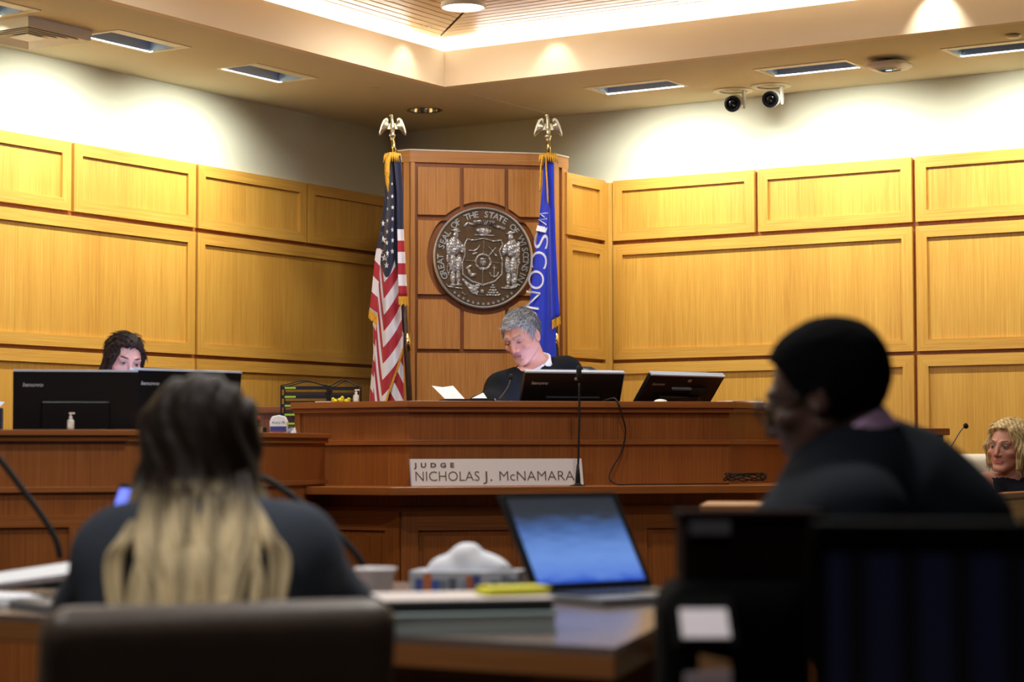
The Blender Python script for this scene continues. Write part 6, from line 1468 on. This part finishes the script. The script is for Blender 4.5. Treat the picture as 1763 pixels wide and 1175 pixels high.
# ================================================================== RIGHT SIDE AND NEAR FOREGROUND
W0 = at_y(1728, 852, 8.6); W0.z = 0; zc = at_y(1728, 849, 8.6).z
wb = [W0 + DL*.9, W0 - DL*.62]; wit = thing('witness_box', 'oak witness box front with a capped rail below the blond woman', 'witness box', W0)
band(wb, -.06, .03, zc-.022, zc).build('cap_rail', BEN_H, wit, bevel=.003)
band(wb, -.03, .0, 0, zc-.022).build('front_board', OAK_V, wit)
band(wb, 0, .014, zc-.11, zc-.030).build('upper_rail', OAK_H, wit, bevel=.002)
band(wb, 0, .012, 0, .10).build('plinth', OAK_H, wit)
for k in range(4):
    p = wb[0] + (wb[1]-wb[0])*(k/3)*.95; d = (wb[1]-wb[0]).normalized(); nn = Vector((d.y, -d.x, 0))
    MB().prism([x[:2] for x in (p, p+d*.07, p+d*.07+nn*.012, p+nn*.012)], .10, zc-.11).build('stile', OAK_V, wit)
# stepped desk end left of the microphone
e0, e1 = at_y(1480, 750, 9.75), at_y(1634, 750, 9.75); zt = at_y(1600, 738, 9.75).z; sd_ = thing('side_desk', 'stepped oak desk end between the man in profile and the thin microphone', 'desk', ((e0.x+e1.x)/2, 9.9, 0))
cx_ = (e0.x+e1.x)/2; w_ = e1.x-e0.x
MB().box((cx_, 9.88, zt-.016), (w_, .30, .032)).build('top', BEN_H, sd_, bevel=.002)
MB().box((cx_-.01, 9.90, zt-.050), (w_-.03, .28, .036)).build('recess', BEN_V, sd_)
MB().box((cx_-.004, 9.885, zt-.084), (w_-.012, .29, .032)).build('moulding', BEN_H, sd_, bevel=.002)
MB().box((cx_-.01, 9.90, (zt-.10)/2), (w_-.04, .27, zt-.10)).build('body', BEN_V, sd_)
P_ = [at_y(x, y, 9.5) for x, y in ((1628, 782), (1640, 765), (1652, 745), (1660, 735))]
pst = P_[0]; t = mic('thin grey gooseneck microphone with a black tip beside the blond woman', P_, .0032, Vector((pst.x, 9.5, pst.z-.03)), .022, (P_[-1], P_[-1] + Vector((.012, -.012, .006))), .0125, GN, .010)
ms = thing('microphone_post', 'slim oak post carrying the thin grey microphone', 'post', (pst.x, 9.5, 0)); MB().box((pst.x, 9.5, (pst.z-.03)/2), (.06, .06, pst.z-.03)).build('post', BEN_V, ms)
MB().box((pst.x, 9.5, pst.z-.035), (.075, .075, .010)).build('post_cap', BEN_H, ms)
# lectern corner left of the man
lq = at_y(1212, 872, 5.3); zt = at_y(1212, 871, 5.25).z; lec = thing('lectern', 'wooden lectern corner left of the man in profile', 'lectern', (lq.x+.2, 5.5, 0))
LR, LF = Vector((.99, -.14, 0)), Vector((.14, .99, 0)); c = Vector((lq.x, 5.3, 0)) + LR*.22 + LF*.18
MB().box(c + UP*(zt-.016), (.46, .38, .034), (LR, LF, UP)).build('top', TAB_W, lec, bevel=.003)
MB().box(c + UP*(zt-.033)/2, (.40, .32, zt-.034), (LR, LF, UP)).build('body', BEN_V, lec)
MB().box(c + UP*.05 - LF*.165, (.42, .012, .10), (LR, LF, UP)).build('plinth', BEN_H, lec)
# black equipment case with labels
cq = at_y(1215, 1010, 2.95); zt = at_y(1215, 1006, 2.95).z; x0, x1 = at_y(1143, 1010, 2.95).x, at_y(1400, 1010, 2.95).x
cas = thing('equipment_case', 'black equipment case with a white label, in the dark foreground below the man', 'case', ((x0+x1)/2, 3.05, 0))
skin('shell', lambda P: Sdf(P).box(((x0+x1)/2, 3.08, zt/2+.02), ((x1-x0)/2, .13, zt/2-.02), .045, 0).d, *[np.arange(a, b, .014, dtype=np.float32) for a, b in ((x0-.03, x1+.03), (2.9, 3.25), (.0, zt+.03))], mat('case_black_cloth', lin(10, 10, 11), .95, spec=.05), cas)
def face_box(px0, py0, px1, py1, yy, m, nm, par, th=.003):
    a, b = at_y(px0, py0, yy), at_y(px1, py1, yy); MB().box(((a.x+b.x)/2, yy, (a.z+b.z)/2), (b.x-a.x, th, a.z-b.z)).build(nm, m, par, bevel=.001)
a, b = at_y(1168, 1034, 2.93), at_y(1258, 1098, 2.86)
MB().plate([(a.x, 2.86, b.z), (b.x, 2.86, b.z), (b.x, 2.935, a.z), (a.x, 2.935, a.z)], (0, .003, -.002)).build('white_label', mat('white_label', lin(226, 214, 222), .7), cas)
MB().plate([(a.x-.01, 2.858, b.z-.01), (b.x+.01, 2.858, b.z-.01), (b.x+.01, 2.942, a.z+.008), (a.x-.01, 2.942, a.z+.008)], (0, .03, -.012)).build('sloping_pocket', mat('case_black_cloth', lin(10, 10, 11), .95, spec=.05), cas)
for k in (-1, 1): MB().lathe([(.01, -.012), (.03, -.01), (.03, .01), (.01, .012)], ((x0+x1)/2+k*(x1-x0)*.38, 3.05, .03), 14, (1, 0, 0)).build('wheel', BLACK_PL, cas)
bxz = at_y(1190, 897, 3.02).z; bx0, bx1 = at_y(1177, 890, 3.02).x, at_y(1420, 890, 3.02).x
bxx = thing('document_box', 'dark maroon document box with a grey label standing on the black case', 'box', ((bx0+bx1)/2, 3.1, zt))
MB().box(((bx0+bx1)/2, 3.10, (zt+bxz)/2), (bx1-bx0, .15, bxz-zt)).build('box', mat('dark_maroon_board', lin(24, 9, 8), .95, spec=.05), bxx, bevel=.004)
MB().box(((bx0+bx1)/2, 3.10, bxz+.006), (bx1-bx0+.01, .16, .014)).build('lid', mat('dark_maroon_board', lin(24, 9, 8), .95, spec=.05), bxx, bevel=.003)
face_box(1188, 899, 1258, 922, 3.018, mat('grey_label', lin(92, 90, 98), .7), 'grey_label', bxx)
env = thing('tan_envelope', 'tan envelope with white paper propped low before the black case', 'envelope', (at_y(1225, 1150, 2.8).x, 2.8, 0))
a = at_y(1208, 1132, 2.8); b = at_y(1262, 1220, 2.8); MB().plate([(a.x, 2.8, 0), (b.x, 2.8, 0), (b.x, 2.83, a.z-.01), (a.x, 2.83, a.z)], (0, .004, 0)).build('envelope', mat('tan_paper', lin(176, 130, 80), .7), env)
a = at_y(1180, 1158, 2.78); b = at_y(1262, 1220, 2.78); MB().plate([(a.x, 2.78, 0), (b.x, 2.78, 0), (b.x, 2.80, a.z), (a.x, 2.80, a.z-.004)], (0, .003, 0)).build('paper', mat('pinkish_paper', lin(214, 196, 204), .8), env)
# near monitor at the lower right, screen almost dark
SCR3 = bpy.data.materials.new('dim_screen'); SCR3.use_nodes = True; nt = SCR3.node_tree; b = nt.nodes['Principled BSDF']; b.inputs['Base Color'].default_value = (.004, .004, .006, 1); b.inputs['Roughness'].default_value = .35
tc = nt.nodes.new('ShaderNodeTexCoord'); br_ = nt.nodes.new('ShaderNodeTexBrick'); br_.inputs['Scale'].default_value = 2.2; br_.inputs['Color1'].default_value = (.25, .35, 1, 1); br_.inputs['Color2'].default_value = (.12, .2, .9, 1); br_.inputs['Mortar'].default_value = (.02, .03, .12, 1); br_.inputs['Mortar Size'].default_value = .05
nt.links.new(tc.outputs['Generated'], br_.inputs['Vector']); nt.links.new(br_.outputs[0], b.inputs['Emission Color']); b.inputs['Emission Strength'].default_value = .005
tl = at_y(1394, 912, 2.25); r = Vector((.985, -.17, 0)); fN = Vector((-.17, -.985, 0)); wM, hM = .50, .30
BEZ = mat('matt_bezel', lin(8, 8, 9), .8, spec=.1)
nm_ = thing('near_monitor', 'black monitor with a nearly dark screen in the lower right foreground', 'monitor', tl + r*wM/2 - UP*(tl.z-.74) - fN*.08)
c = tl + r*wM/2 - UP*hM/2; axm = (r, -fN, UP)
MB().box(c - fN*.014, (wM, .03, hM), axm).build('bezel', BEZ, nm_, bevel=.004)
MB().box(c + fN*.0015 - UP*.004, (wM*.93, .002, hM*.86), axm).build('screen', SCR3, nm_)
MB().box(c + UP*(hM/2+.004) - fN*.018, (wM*.99, .05, .010), axm).build('top_edge', mat('dark_grey_plastic', lin(22, 24, 24), .85, spec=.1), nm_, bevel=.002)
q = c - fN*.045 - UP*hM*.3; MB().tube([q, Vector((q.x, q.y, .755))], .022, 12).build('stand_neck', BLACK_PL, nm_, smooth=True)
MB().lathe([(.02, .014), (.10, .010), (.11, 0)][::-1], (q.x, q.y, .74), 28).build('stand_base', BLACK_PL, nm_)
tb2 = thing('press_table', 'dark side table under the near monitor, below the picture edge', 'table', (q.x, q.y, 0))
MB().box((q.x, q.y, .725), (.62, .46, .03), axm).build('top', TAB_W, tb2, bevel=.003)
for sx in (-1, 1):
    for sy in (-1, 1): MB().box(Vector((q.x, q.y, .355)) + r*sx*.26 + fN*sy*.19, (.045, .045, .71), axm).build('leg', TAB_W, tb2)
